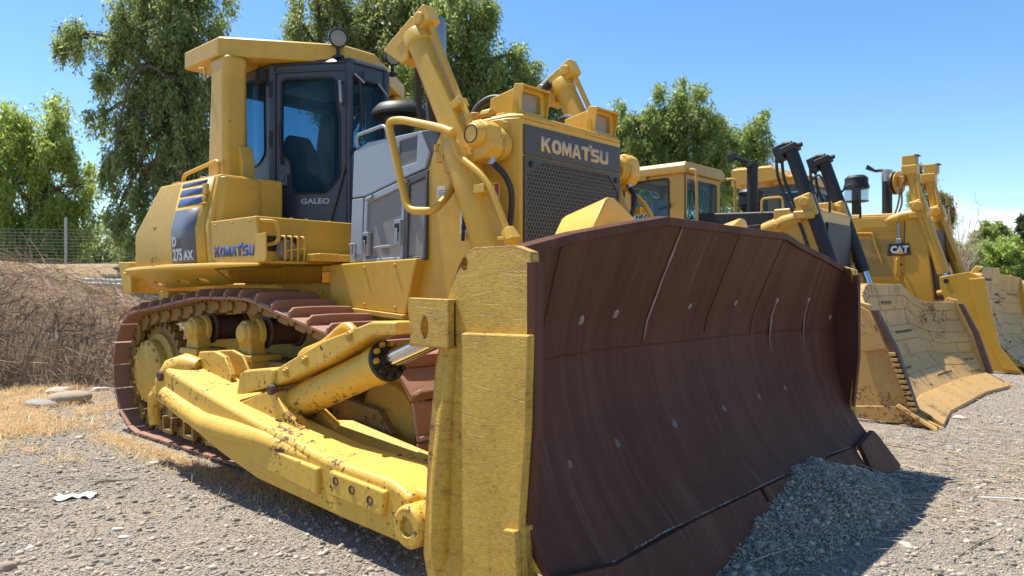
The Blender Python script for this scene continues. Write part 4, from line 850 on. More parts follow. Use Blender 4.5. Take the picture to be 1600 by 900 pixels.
# cheeks
EP = [(5.849, 1.735), (6.10, 1.735), (6.19, 1.705), (6.206, 1.583), (6.209, 1.348), (6.195, .951), (6.155, .531), (6.20, .16), (6.12, .06), (5.55, .08), (5.50, .25), (5.535, .763), (5.588, 1.176), (5.678, 1.535), (5.79, 1.71)]
for sgn in (-1, 1):
    def b4(mb, name, mat, root, **k): return part(mb if sgn == -1 else mb.mirror(), name, mat, root, **k)
    ep = b4(MB().plate((0, -2.165, 0), XA, ZA, EP, [[(5.785 + .022 * math.cos(a * .628), 1.662 + .034 * math.sin(a * .628)) for a in range(10)]], .055), 'end_plate', M['cheek'], D, bevel=.012)
    b4(MB().loft([[(6.17, -2.166, z), (6.214 - max(0, (.95 - z)) * .1, -2.166, z), (6.214 - max(0, (.95 - z)) * .1, -2.105, z), (6.17, -2.105, z)] for z in (1.66, 1.35, .95, .53)]), 'front_rib', M['blade_face'], ep, bevel=.01)
    b4(MB().prism([(5.90, 1.70), (6.15, 1.715), (6.20, 1.35), (6.185, .95), (6.14, .53), (6.15, .10), (5.98, .10), (5.86, .9), (5.84, 1.3)], 'y', -2.118, -2.100), 'inner_liner', M['blade_face'], ep, bevel=0)
    wp = [(5.803, 1.345), (6.215, 1.352), (6.203, .951), (6.165, .531), (6.20, .17), (5.815, .15)]
    b4(MB().prism(wp, 'y', -2.205, -2.160), 'wear_plate', M['cheek'], ep, bevel=.010)
    b4(MB().prism([(6.085, .515), (6.165, .525), (6.19, .16), (6.09, .16)], 'y', -2.232, -2.20), 'toe_plate', M['cheek'], ep, bevel=.010)
    b4(MB().tube([(5.72, -2.155, 1.28), (5.66, -2.155, .95), (5.63, -2.155, .6), (5.62, -2.155, .3), (5.60, -2.15, .2)], [.025, .05, .065, .06, .03], 12), 'edge_roll', M['cheek'], ep, bevel=0)
    tp = [(5.44, 1.503), (5.735, 1.497), (5.735, 1.268), (5.452, 1.268), (5.46, 1.33), (5.445, 1.42)]
    b4(MB().plate((0, -2.215, 0), XA, ZA, [tp[3], tp[2], tp[1], tp[0], tp[5], tp[4]], [[(5.560 + .03 * math.cos(a * .524) + (.012 if 3 < a < 9 else 0), 1.36 + .055 * math.sin(a * .524)) for a in range(12)]], .05), 'tow_plate', M['cheek'], ep, bevel=.006)
    b4(MB().box(5.66, 5.735, -2.19, -2.1, 1.27, 1.49), 'tow_plate_root', M['cheek'], ep, bevel=.01)
    b4(MB().prism([(5.60, 1.45), (5.84, 1.42), (5.84, 1.66), (5.80, 1.72), (5.74, 1.73), (5.60, 1.60)], 'y', -2.02, -1.82), 'corner_lug', M['yellow_arm'], ep, bevel=.02)
# cylinder lugs standing over the top edge
for sgn in (-1, 1):
    lp = [(-1.16, 1.50), (-1.11, 1.86), (-.955, 2.075), (-.925, 2.092), (-.86, 2.092), (-.83, 2.08), (-.46, 1.90), (-.40, 1.50)]
    sec1 = [(5.74, y, z) for y, z in lp]; sec0 = [(5.40, y * 1.0, z - .10) for y, z in lp]
    lm = MB().loft([sec1, sec0])
    part(lm if sgn == -1 else lm.mirror(), 'lift_lug', M['yellow'], D, bevel=.02, seg=3)
# ---------------------------------------------------------------- the yard
def sstep(a, b_, x): t = np.clip((x - a) / (b_ - a), 0, 1); return t * t * (3 - 2 * t)
def wob(x, y): return .5 * np.sin(x * .9 + 1.3) * np.sin(y * .7 + .4) + .3 * np.sin(x * 2.3 + y * 1.1) + .2 * np.sin(y * 3.1 - x * 1.7)
def ground_z(x, y):
    x, y = np.asarray(x, float), np.asarray(y, float)
    bank = 2.25 * sstep(-8.5, -15.5, x + .15 * y) * (1 - .6 * sstep(15, 40, y)) + .15 * sstep(-4.5, -8, x) * sstep(2, -1, y)
    return bank + .012 * wob(x, y) + (.15 * wob(x * .3, y * .3)) * sstep(-9, -16, x)
def axis_steps(c, fine, ext):
    out = [0]; st = fine; v_ = 0
    while v_ < ext: v_ += st; out.append(v_); st *= 1.0 if v_ < 12 else 1.16
    a = np.array(out); return np.concatenate((-a[:0:-1], a)) + c
gx, gy = axis_steps(3, .3, 900), axis_steps(1, .3, 900)
GX, GY = np.meshgrid(gx, gy, indexing='ij'); GZ = ground_z(GX, GY)
V_ = np.stack((GX, GY, GZ), -1).reshape(-1, 3); nxg, nyg = len(gx), len(gy)
ii, jj = np.meshgrid(np.arange(nxg - 1), np.arange(nyg - 1), indexing='ij'); a = (ii * nyg + jj).ravel()
F_ = np.stack((a, a + nyg, a + nyg + 1, a + 1), -1)

m, nt, nd, ln, b = new_mat('gravel_ground'); t = nd.new('ShaderNodeTexCoord').outputs['Object']
def voro(scale, out='Color'):
    v_ = nd.new('ShaderNodeTexVoronoi'); v_.inputs['Scale'].default_value = scale; ln.new(t, v_.inputs['Vector']); return v_.outputs[out]
def stone_ramp(sock):
    r = nd.new('ShaderNodeValToRGB'); el = r.color_ramp.elements
    el[0].position = 0; el[0].color = (.15, .135, .12, 1); el[1].position = 1; el[1].color = (.47, .385, .28, 1)
    for p_, c_ in ((.25, (.24, .215, .18, 1)), (.5, (.32, .28, .225, 1)), (.75, (.31, .245, .18, 1))):
        q = el.new(p_); q.color = c_
    ln.new(sock, r.inputs[0]); return r.outputs[0]
def chan(c_): s_ = nd.new('ShaderNodeSeparateColor'); ln.new(c_, s_.inputs[0]); return s_.outputs[0]
c1 = stone_ramp(chan(voro(55))); c2 = stone_ramp(chan(voro(140)))
cc = mixcol(nd, ln, .5, c1, c2)
n1 = noise(nd, ln, t, .45, 5, .6); r_ = ramp(nd, .48, .68); ln.new(n1, r_.inputs[0])
cc = mixcol(nd, ln, math_n(nd, ln, 'MULTIPLY', r_.outputs[0], .75), cc, (.42, .325, .22))
n1b = noise(nd, ln, t, 2.2, 6, .65); cc = mixcol(nd, ln, .25, cc, mixcol(nd, ln, n1b, (.20, .18, .16), (.46, .42, .36)))
# dry straw-coloured soil on the bank and by the brush
ge = nd.new('ShaderNodeSeparateXYZ'); ln.new(t, ge.inputs[0])
mr = nd.new('ShaderNodeMapRange'); mr.inputs['From Min'].default_value = -2.2; mr.inputs['From Max'].default_value = -6.0
ln.new(math_n(nd, ln, 'ADD', ge.outputs[0], math_n(nd, ln, 'MULTIPLY', math_n(nd, ln, 'SUBTRACT', n1, .5), 7)), mr.inputs['Value'])
soil = mixcol(nd, ln, noise(nd, ln, t, 5, 7, .7), (.26, .16, .09), (.50, .36, .19))
cc = mixcol(nd, ln, math_n(nd, ln, 'MULTIPLY', mr.outputs[0], .9), cc, soil)
ln.new(cc, b.inputs['Base Color']); b.inputs['Roughness'].default_value = .92
h1 = math_n(nd, ln, 'MULTIPLY', voro(55, 'Distance'), -1.0); h2 = math_n(nd, ln, 'MULTIPLY', voro(140, 'Distance'), -.5)
hh = math_n(nd, ln, 'ADD', math_n(nd, ln, 'ADD', h1, h2), math_n(nd, ln, 'MULTIPLY', noise(nd, ln, t, 9, 6, .6), .8))
bp = nd.new('ShaderNodeBump'); bp.inputs['Strength'].default_value = .9; bp.inputs['Distance'].default_value = .02; ln.new(hh, bp.inputs['Height']); ln.new(bp.outputs[0], b.inputs['Normal'])
M['ground'] = m
me = np_mesh('ground', V_, F_.ravel(), np.full(len(F_), 4), M['ground'], True)
go = bpy.data.objects.new('ground', me); col.objects.link(go); go['kind'] = 'structure'

# pebbles
def island_mat(name, cols, rough=.85, hue_noise=0, transl=0):
    m, nt, nd, ln, b = new_mat(name); g_ = nd.new('ShaderNodeNewGeometry').outputs['Random Per Island']
    r = nd.new('ShaderNodeValToRGB'); el = r.color_ramp.elements
    for i, c_ in enumerate(cols):
        p_ = i / (len(cols) - 1)
        q = el[0] if i == 0 else el[1] if i == len(cols) - 1 else el.new(p_)
        q.position = p_; q.color = (*c_, 1)
    ln.new(g_, r.inputs[0]); src = r.outputs[0]
    if hue_noise:
        tt = nd.new('ShaderNodeTexCoord').outputs['Object']; n_ = noise(nd, ln, tt, hue_noise, 4)
        src = mixcol(nd, ln, n_, src, mixcol(nd, ln, .6, src, (.30, .28, .25)))
    ln.new(src, b.inputs['Base Color']); b.inputs['Roughness'].default_value = rough
    if transl:
        out = nd['Material Output']; tb = nd.new('ShaderNodeBsdfTranslucent'); mx = nd.new('ShaderNodeMixShader'); mx.inputs[0].default_value = transl
        br = nd.new('ShaderNodeHueSaturation'); br.inputs['Value'].default_value = 2.0; br.inputs['Hue'].default_value = .485; ln.new(src, br.inputs['Color'])
        ln.new(br.outputs[0], tb.inputs[0]); ln.new(b.outputs[0], mx.inputs[1]); ln.new(tb.outputs[0], mx.inputs[2]); ln.new(mx.outputs[0], out.inputs[0])
    return m
M['pebble'] = island_mat('pebble_stone', [(.12, .108, .09), (.235, .203, .16), (.34, .285, .215), (.29, .22, .15), (.43, .345, .235), (.19, .17, .145), (.56, .47, .34)], .85, 60)
ph = (1 + 5 ** .5) / 2
ICO_V = np.array([(-1, ph, 0), (1, ph, 0), (-1, -ph, 0), (1, -ph, 0), (0, -1, ph), (0, 1, ph), (0, -1, -ph), (0, 1, -ph), (ph, 0, -1), (ph, 0, 1), (-ph, 0, -1), (-ph, 0, 1)]) / math.sqrt(1 + ph * ph)
ICO_F = np.array([(0, 11, 5), (0, 5, 1), (0, 1, 7), (0, 7, 10), (0, 10, 11), (1, 5, 9), (5, 11, 4), (11, 10, 2), (10, 7, 6), (7, 1, 8), (3, 9, 4), (3, 4, 2), (3, 2, 6), (3, 6, 8), (3, 8, 9), (4, 9, 5), (2, 4, 11), (6, 2, 10), (8, 6, 7), (9, 8, 1)])
OCT_V = np.array([(1, 0, 0), (0, 1, 0), (-1, 0, 0), (0, -1, 0), (0, 0, 1), (0, 0, -1)], float)
OCT_F = np.array([(0, 1, 4), (1, 2, 4), (2, 3, 4), (3, 0, 4), (1, 0, 5), (2, 1, 5), (3, 2, 5), (0, 3, 5)])
def pebbles(pos, size, BV, BF, jit=.22):
    n = len(pos); k = len(BV)
    v = BV[None] * (1 + NR.uniform(-jit, jit, (n, k, 1)))
    v = v * np.stack((np.ones(n), NR.uniform(.55, .95, n), NR.uniform(.35, .7, n)), -1)[:, None, :] * size[:, None, None]
    a = NR.uniform(0, 6.283, n); b_ = NR.normal(0, .35, n)
    cb, sb = np.cos(b_)[:, None], np.sin(b_)[:, None]
    x, z = v[..., 0] * cb - v[..., 2] * sb, v[..., 0] * sb + v[..., 2] * cb; y = v[..., 1]
    ca, sa = np.cos(a)[:, None], np.sin(a)[:, None]
    v = np.stack((x * ca - y * sa, x * sa + y * ca, z), -1) + pos[:, None, :]
    f = BF[None] + (np.arange(n) * k)[:, None, None]
    return v.reshape(-1, 3), f.reshape(-1, 3)
vd = np.array((-math.sin(YAW), math.cos(YAW))); rd = np.array((math.cos(YAW), math.sin(YAW)))
def spread_ground(n, d0, d1):
    d = (NR.uniform(math.sqrt(d0), math.sqrt(d1), n)) ** 2; l = NR.uniform(-.78, .78, n) * d
    x = CAM.x + vd[0] * d + rd[0] * l; y = CAM.y + vd[1] * d + rd[1] * l
    ok = ~((x > -.7) & (x < 6.35) & (y > -1.3) & (y < 2.2)) & ~((x < 5.9) & (y > 2.2))
    return x[ok], y[ok], d[ok]
def stuff(name, me): o = bpy.data.objects.new(name, me); col.objects.link(o); o['kind'] = 'stuff'; return o
x, y, d = spread_ground(190000, 3.4, 15)
sz = (.0038 + .0066 * NR.random(len(x)) ** 2.2) * (.75 + .07 * d)
v1, f1 = pebbles(np.stack((x, y, ground_z(x, y) + sz * .15), -1), sz, OCT_V, OCT_F)
x, y, d = spread_ground(30000, 3.4, 15)
sz = .008 + .024 * NR.random(len(x)) ** 4.5
v2, f2 = pebbles(np.stack((x, y, ground_z(x, y) + sz * .12), -1), sz, ICO_V, ICO_F)
fv = np.concatenate((f1, f2 + len(v1))); stuff('gravel', np_mesh('gravel', np.concatenate((v1, v2)), fv.ravel(), np.full(len(fv), 3), M['pebble'], True))

# heap of gravel pushed against the blade
def heap_z(x, y):
    r = np.interp(y, [-1.5, -.9, -.4, .1, .6, .95, 1.4, 1.9, 2.2], [0, .05, .13, .21, .285, .30, .20, .08, 0])
    w = .30 + r * 1.25
    t_ = np.clip((x - 6.25) / w, 0, 1)
    return r * (1 - t_ ** 1.3) * (1 - .15 * np.sin(y * 7) * t_) + .01 * np.sin(x * 21) * np.sin(y * 17) * (r > .02)
hx, hy = np.linspace(6.22, 7.0, 46), np.linspace(-1.5, 2.2, 120)
HXg, HYg = np.meshgrid(hx, hy, indexing='ij'); HZ = heap_z(HXg, HYg) - .012
V_ = np.stack((HXg, HYg, HZ), -1).reshape(-1, 3); ii, jj = np.meshgrid(np.arange(45), np.arange(119), indexing='ij'); a = (ii * 120 + jj).ravel()
F_ = np.stack((a, a + 120, a + 121, a + 1), -1)
hp_ = stuff('gravel_heap', np_mesh('gravel_heap', V_, F_.ravel(), np.full(len(F_), 4), M['ground'], True))
x, y = NR.uniform(6.22, 6.98, 46000), NR.uniform(-1.4, 2.15, 46000); z = heap_z(x, y); ok = z > .012; x, y, z = x[ok], y[ok], z[ok]
sz = .004 + .009 * NR.random(len(x)) ** 2.5
v1, f1 = pebbles(np.stack((x, y, z), -1), sz, OCT_V, OCT_F)
x, y = NR.uniform(6.25, 6.98, 1500), NR.uniform(-1.3, 2.1, 1500); z = heap_z(x, y); ok = z > .012; x, y, z = x[ok], y[ok], z[ok]
sz = .010 + .026 * NR.random(len(x)) ** 4
v2, f2 = pebbles(np.stack((x, y, z + sz * .1), -1), sz, ICO_V, ICO_F)
# grit lying along the top of the cutting edge
y = NR.uniform(-1.7, 1.65, 2600); x = np.array([face_x(q, .29) for q in y]) + NR.uniform(-.004, .02, len(y)); sz = NR.uniform(.002, .008, len(y)) * (.5 + .5 * (np.sin(y * 9) > -.6))
v3, f3 = pebbles(np.stack((x, y, .274 + sz * .4), -1), sz, OCT_V, OCT_F)
fv = np.concatenate((f1, f2 + len(v1), f3 + len(v1) + len(v2)))
o = stuff('heap_gravel', np_mesh('heap_gravel', np.concatenate((v1, v2, v3)), fv.ravel(), np.full(len(fv), 3), M['pebble'], True))

# single stones one can point to
def stone(px, py, w, label, h=.5, colr='concrete', seed=0):
    p = at(px, py, 1); dz = (p - CAM); tt = -CAM.z / dz.z; p = CAM + dz * tt
    for _ in range(3):
        gz = float(ground_z(p.x, p.y)); tt = (gz - CAM.z) / dz.z; p = CAM + dz * tt
    r = random.Random(seed + int(px)); bm = bmesh.new(); bmesh.ops.create_icosphere(bm, subdivisions=3, radius=1)
    ph_ = [r.uniform(0, 6) for _ in range(6)]
    for v_ in bm.verts:
        c_ = v_.co; k = 1 + .16 * math.sin(2.1 * c_.x + ph_[0]) * math.cos(1.9 * c_.y + ph_[1]) + .10 * math.sin(4.3 * c_.z + ph_[2] + 2 * c_.x) + .05 * math.sin(9 * c_.y + ph_[3]) * math.sin(8 * c_.x)
        v_.co = Vector((c_.x * k * w / 2, c_.y * k * w * .36, c_.z * k * w * h / 2))
    me = bpy.data.meshes.new('stone'); bm.to_mesh(me); bm.free(); me.materials.append(M[colr]); me.shade_smooth()
    o = bpy.data.objects.new('stone', me); col.objects.link(o); o.location = (p.x, p.y, p.z + w * h * .12); o.rotation_euler = (r.uniform(-.1, .1), r.uniform(-.1, .1), r.uniform(0, 3))
    tag(o, label, 'stone', 'loose stones on the yard'); return o
M['stone_tan'] = paint('tan_stone', (.36, .28, .20), chip=0, bump=.2, bscale=20, rough=.9, vary=.2, dirt=.3)
M['stone_pale'] = paint('pale_stone', (.50, .46, .39), chip=0, bump=.15, bscale=30, rough=.9, vary=.15, dirt=.2)
stone(104, 630, .62, 'rounded tan boulder half sunk in the dry grass below the brush', .42, 'stone_tan')
stone(62, 634, .50, 'flat greyish boulder left of the rounded tan one', .30, 'concrete')
stone(90, 612, .45, 'flat pale rock at the foot of the brush pile', .22, 'stone_pale')
stone(150, 572, .95, 'big grey rock at the right foot of the brush pile', .75, 'concrete')
stone(158, 610, .28, 'small pale rock right of the flat one at the brush foot', .35, 'stone_pale')
stone(6, 890, .13, 'smooth brown stone in the bottom left corner of the yard', .55, 'stone_tan')
stone(184, 828, .085, 'pale oval stone on the gravel below the white scrap', .35, 'stone_pale')
stone(194, 840, .07, 'flat pale stone just under the oval stone', .35, 'stone_pale')
stone(374, 862, .055, 'tan pebble at the left rim of the arm shadow', .6, 'stone_tan')
stone(124, 685, .10, 'pale stone on the gravel beside the rear of the track', .5, 'stone_pale')
stone(240, 725, .10, 'white stone on the straw beside the track', .45, 'stone_pale')
stone(1520, 826, .085, 'round tan stone on the open gravel far right', .6, 'stone_tan')
stone(1415, 853, .085, 'flat pale stone at the rim of the blade shadow', .4, 'stone_pale')
stone(1500, 765, .06, 'small white stone behind the round tan stone', .5, 'stone_pale')
stone(1485, 702, .12, 'grey stone among the straw before the second blade', .5, 'concrete')
stone(1500, 654, .20, 'flat pale stone in front of the tan blade', .3, 'stone_pale')
stone(1372, 757, .07, 'grey cobble at the right end of the heap', .5, 'concrete')
for k, (px, py) in enumerate(((1290, 740), (1240, 830), (1366, 822), (1283, 800), (1190, 850), (1245, 778))):
    sx = at(px, py, 1) - CAM; best = None
    for i in range(400):
        q = CAM + sx * (3 + i * .01)
        if q.z < float(heap_z(q.x, q.y)) + .005: best = q; break
    if best is None: continue
    w = (.085, .06, .09, .05, .055, .06)[k]; r = random.Random(k); bm = bmesh.new(); bmesh.ops.create_icosphere(bm, subdivisions=2, radius=1)
    for v_ in bm.verts: kk = 1 + .15 * math.sin(3 * v_.co.x + k) * math.cos(2 * v_.co.y); v_.co = Vector((v_.co.x * kk * w / 2, v_.co.y * kk * w * .35, v_.co.z * kk * w * .28))
    me = bpy.data.meshes.new('stone'); bm.to_mesh(me); bm.free(); me.materials.append(M['concrete']); me.shade_smooth()
    o = bpy.data.objects.new('stone', me); col.objects.link(o); o.location = best; o.rotation_euler = (r.uniform(-.3, .3), .3, r.uniform(0, 3))
    tag(o, ('largest grey cobble at the crest of the gravel heap', 'grey cobble low on the shaded gravel heap', 'long grey cobble at the right foot of the gravel heap', 'small cobble halfway up the gravel heap', 'small cobble at the left foot of the gravel heap', 'grey cobble on the left slope of the gravel heap')[k], 'stone', 'cobbles on the gravel heap')

# straw, dry grass, twigs: thin bent blades
def blades(base, length, width, lean, segs=3, up=1.0, droop=.6):
    n = len(base); a = NR.uniform(0, 6.283, n); dx, dy = np.cos(a), np.sin(a); wx, wy = -dy, dx
    rows_ = []
    for k in range(segs + 1):
        f = k / segs; h = length * f * up * (1 - droop * f * lean); o_ = length * lean * f ** 1.3; w = width * (1 - .8 * f)
        c_ = base + np.stack((dx * o_, dy * o_, h), -1); s_ = np.stack((wx * w, wy * w, np.zeros(n)), -1)
        rows_ += [c_ - s_, c_ + s_]
    v = np.stack(rows_, 1); k2 = 2 * (segs + 1); f = []
    for k in range(segs): f.append((2 * k, 2 * k + 1, 2 * k + 3, 2 * k + 2))
    f = np.array(f)[None] + (np.arange(n) * k2)[:, None, None]
    return v.reshape(-1, 3), f.reshape(-1, 4)
M['straw'] = island_mat('dry_straw', [(.42, .28, .11), (.60, .44, .20), (.50, .36, .17), (.66, .52, .28)], .8, 0, .25)
def clumped(n, cx, cy, sx_, sy_, k=60):
    c_ = np.stack((NR.normal(cx, sx_, k), NR.normal(cy, sy_, k)), -1); i = NR.integers(0, k, n)
    return c_[i] + NR.normal(0, .12, (n, 2))
pts = np.concatenate((clumped(11000, -3.3, -1.7, 1.3, .75, 170), clumped(2500, -1.2, -2.3, .5, .35, 40)))
pts = pts[~((pts[:, 0] > -.75) & (pts[:, 1] > -1.5))]
L = NR.uniform(.04, .17, len(pts)); b3d = np.column_stack((pts, ground_z(pts[:, 0], pts[:, 1])))
v1, f1 = blades(b3d, L, NR.uniform(.0025, .005, len(pts)), NR.uniform(.4, 1.3, len(pts)))
xs = NR.uniform(-.3, 3.9, 2300); ysx = -1.52 - np.abs(NR.normal(0, .14, len(xs))) - .05
v2, f2 = blades(np.column_stack((xs, ysx, ground_z(xs, ysx))), NR.uniform(.04, .16, len(xs)), np.full(len(xs), .0028), NR.uniform(.4, 1.6, len(xs)))
fv = np.concatenate((f1, f2 + len(v1))); stuff('dry_grass', np_mesh('dry_grass', np.concatenate((v1, v2)), fv.ravel(), np.full(len(fv), 4), M['straw']))
n_ = 900; p1_ = [at(px, py, 1) - CAM for px, py in zip(NR.uniform(1290, 1620, n_), np.clip(NR.normal(715, 45, n_), 625, 895))]
p1_ = np.array([CAM + q * (-CAM.z / q.z) for q in p1_])[:, :2]
p2_ = NR.uniform((-.5, -4), (5.5, -2.0), (260, 2))
p3_ = np.column_stack((NR.uniform(6.3, 6.9, 60), NR.uniform(-.8, 1.8, 60)))
def lying(p, L, w, zfun):
    n = len(p); a = NR.normal(.5, .9, n); b_ = a + NR.normal(0, .4, n); d1 = np.stack((np.cos(a), np.sin(a)), -1); d2 = np.stack((np.cos(b_), np.sin(b_)), -1)
    q = [p, p + d1 * (L * .5)[:, None], p + d1 * (L * .5)[:, None] + d2 * (L * .5)[:, None]]; rows_ = []
    for i, c_ in enumerate(q):
        s_ = np.stack((-d1[:, 1], d1[:, 0]), -1) * w[:, None]; z = zfun(c_[:, 0], c_[:, 1]) + .012 + (.012 if i == 1 else 0)
        rows_ += [np.column_stack((c_ - s_, z)), np.column_stack((c_ + s_, z)), np.column_stack((c_, z + w * 1.6))]
    v = np.stack(rows_, 1); f = np.array([(0, 1, 4, 3), (1, 2, 5, 4), (2, 0, 3, 5), (3, 4, 7, 6), (4, 5, 8, 7), (5, 3, 6, 8)])[None] + (np.arange(n) * 9)[:, None, None]
    return v.reshape(-1, 3), f.reshape(-1, 4)
M['twig'] = island_mat('dry_twig', [(.30, .22, .14), (.48, .37, .24), (.20, .14, .10), (.56, .46, .33)], .85)
pa = np.concatenate((p1_, p2_)); v1, f1 = lying(pa, NR.uniform(.06, .34, len(pa)), NR.uniform(.0012, .0032, len(pa)), ground_z)
v2, f2 = lying(p3_, NR.uniform(.08, .3, len(p3_)), NR.uniform(.0015, .003, len(p3_)), lambda x, y: heap_z(x, y) + .006)
fv = np.concatenate((f1, f2 + len(v1))); stuff('twig_litter', np_mesh('twig_litter', np.concatenate((v1, v2)), fv.ravel(), np.full(len(fv), 4), M['twig']))
def gpt(px, py): q = at(px, py, 1) - CAM; return CAM + q * (-CAM.z / q.z)
def stick(pxs, r, label):
    p = [gpt(*q) + Vector((0, 0, r + .012 * (i % 2))) for i, q in enumerate(pxs)]
    o = MB().tube(smooth_path(p, 4), r, 6).build('stick', M['dark_twig'], None, 0); tag(o, label, 'stick', 'sticks lying on the gravel'); return o
M['dark_twig'] = paint('weathered_twig', (.24, .17, .11), chip=0, bump=.1, rough=.9, vary=.3)
stick([(138, 763), (160, 756), (190, 752), (217, 750)], .008, 'dark crooked stick on the gravel above the white scrap')
stick([(1330, 738), (1380, 744), (1440, 752), (1500, 757)], .006, 'long thin stick on the gravel right of the blade')
stick([(1345, 690), (1400, 700), (1460, 708)], .006, 'thin stick on the straw behind the long stick')
stick([(1560, 838), (1530, 852), (1495, 872), (1490, 880)], .005, 'bent twig beside the round tan stone')
# white scrap of plastic
bm = bmesh.new(); bmesh.ops.create_grid(bm, x_segments=14, y_segments=8, size=1)
r = random.Random(3)
for v_ in bm.verts:
    x, y = v_.co.x, v_.co.y; e_ = 1 - .25 * math.sin(5 * x + 1) * abs(y)
    v_.co = Vector((x * .14, y * .06 * e_ + .03 * math.sin(3 * x), .016 + .014 * math.sin(9 * x + 4 * y) * math.cos(7 * y) + .01 * r.random()))
me = bpy.data.meshes.new('plastic_scrap'); bm.to_mesh(me); bm.free(); me.shade_smooth()
M['plastic'] = paint('white_plastic', (.55, .55, .54), chip=0, bump=0, rough=.4, dirt=.1); me.materials.append(M['plastic'])
o = bpy.data.objects.new('plastic_scrap', me); col.objects.link(o); o.location = gpt(118, 779); o.rotation_euler = (0, 0, math.radians(48))
sm = o.modifiers.new('thick', 'SOLIDIFY'); sm.thickness = .002
tag(o, 'crumpled white plastic scrap lying on the gravel', 'litter')

# brush pile
def cam_xy(lat, dep): return CAM.x + vd[0] * dep + rd[0] * lat, CAM.y + vd[1] * dep + rd[1] * lat
def pile_h(lat, dep):
    r = np.interp(lat, [-14, -11, -9.4, -8.6, -7.9, -7.2, -6.6, -6.0, -5.4, -4.9], [1.9, 2.1, 2.15, 2.1, 1.85, 1.6, 1.35, 1.1, .7, 0])
    t_ = np.clip(np.abs(dep - 13.2 - .25 * (lat + 8)) / 2.0, 0, 1)
    return r * (1 - t_ ** 2.4) + .10 * np.sin(lat * 3.1 + dep) * np.sin(dep * 2.7) * (r > .1) * (t_ < .95)
la, de = np.linspace(-14, -4.9, 80), np.linspace(10.6, 15.2, 40); LA, DE = np.meshgrid(la, de, indexing='ij'); X_, Y_ = cam_xy(LA, DE)
V_ = np.stack((X_, Y_, pile_h(LA, DE) * .86 - .06 + ground_z(X_, Y_)), -1).reshape(-1, 3); ii, jj = np.meshgrid(np.arange(79), np.arange(39), indexing='ij'); a = (ii * 40 + jj).ravel()
F_ = np.stack((a, a + 40, a + 41, a + 1), -1)
M['pile_core'] = paint('matted_dead_brush', (.26, .17, .10), chip=0, bump=.5, bscale=18, rough=1, vary=.4, dirt=.5)
stuff('brush_heap', np_mesh('brush_heap', V_, F_.ravel(), np.full(len(F_), 4), M['pile_core'], True))
n_ = 10000; la, de = NR.uniform(-13.5, -5.0, n_), NR.uniform(10.7, 14.4, n_); h_ = pile_h(la, de); ok = h_ > .05; la, de, h_ = la[ok], de[ok], h_[ok]
X_, Y_ = cam_xy(la, de); base = np.stack((X_, Y_, h_ * NR.uniform(.55, 1.0, len(la)) + ground_z(X_, Y_)), -1); n_ = len(base)
dirn = np.stack((NR.normal(.35, .7, n_), NR.normal(-.35, .7, n_), NR.normal(.0, .5, n_)), -1); dirn /= np.linalg.norm(dirn, axis=1)[:, None]
bend = NR.normal(0, .5, (n_, 3)) + np.array((0, 0, -.55)); Lt = NR.uniform(.25, 1.15, n_); rt = NR.uniform(.0025, .0075, n_)
rows_ = []; SEG = 4
for k in range(SEG + 1):
    f = k / SEG; c_ = base + dirn * (Lt * (f - .25))[:, None] + bend * (Lt * .5 * (f - .2) ** 2)[:, None]
    c_[:, 2] = np.maximum(c_[:, 2], .02)
    for q in range(3):
        aa = q * 2.094; rows_.append(c_ + np.stack((np.cos(aa) * rt, np.sin(aa) * rt * .6, np.sin(aa + .6) * rt), -1) * (1 - .6 * f))
v = np.stack(rows_, 1); f = np.array([(3 * k + q, 3 * k + (q + 1) % 3, 3 * k + 3 + (q + 1) % 3, 3 * k + 3 + q) for k in range(SEG) for q in range(3)])[None] + (np.arange(n_) * 15)[:, None, None]
M['brush'] = island_mat('dead_brush_twig', [(.30, .20, .12), (.52, .37, .23), (.38, .27, .17), (.62, .48, .31), (.46, .33, .20), (.68, .56, .40)], .9)
stuff('brush_twigs', np_mesh('brush_twigs', v.reshape(-1, 3), f.reshape(-1, 4).ravel(), np.full(n_ * SEG * 3, 4), M['brush']))

# fence on the bank
def fence():
    P0, P1 = at(-60, 400, 24.5), at(320, 400, 26)
    fn = thing('wire_fence', 'grey welded wire fence on the bank behind the dry brush', 'fence', (P0.x, P0.y, float(ground_z(P0.x, P0.y))))
    d = (P1 - P0); d.z = 0; Ln = d.length; d.normalize(); k = int(Ln // 2.6)
    post = lambda s_: P0 + d * s_
    for i in range(k + 1):
        q = post(i * 2.6 + .55); z0 = float(ground_z(q.x, q.y)) - .1
        part(MB().tube([(q.x, q.y, z0), (q.x, q.y, 3.95 if i == 1 else 3.6)], .045, 8), 'fence_post', M['steel'], fn, bevel=0)
    wv = MB(); zt = 3.52
    for z in [2.1 + i * .11 for i in range(14)]: wv.bar(P0.xy.to_3d() + Vector((0, 0, z)), P1.xy.to_3d() + Vector((0, 0, z)), .007, .009)
    s_ = 0
    while s_ < Ln: q = post(s_); wv.bar((q.x, q.y, 1.9), (q.x, q.y, zt), .006, .006, (1, 0, 0)); s_ += .16
    o = part(wv, 'wire_mesh', M['steel'], fn, bevel=0); o['kind'] = 'stuff'
fence()
for k, (pa_, pb_) in enumerate((((128, 437, 19), (300, 440, 19.5)), ((132, 443, 18.6), (300, 447, 19.2)))):
    o = MB().tube([at(*pa_), at(*pb_)], .035, 8).build('pipe', M['decal_white'], None, 0); tag(o, ('upper of two pale pipes lying on the bank behind the brush', 'lower of two pale pipes lying on the bank behind the brush')[k], 'pipe', 'pale pipes on the bank')
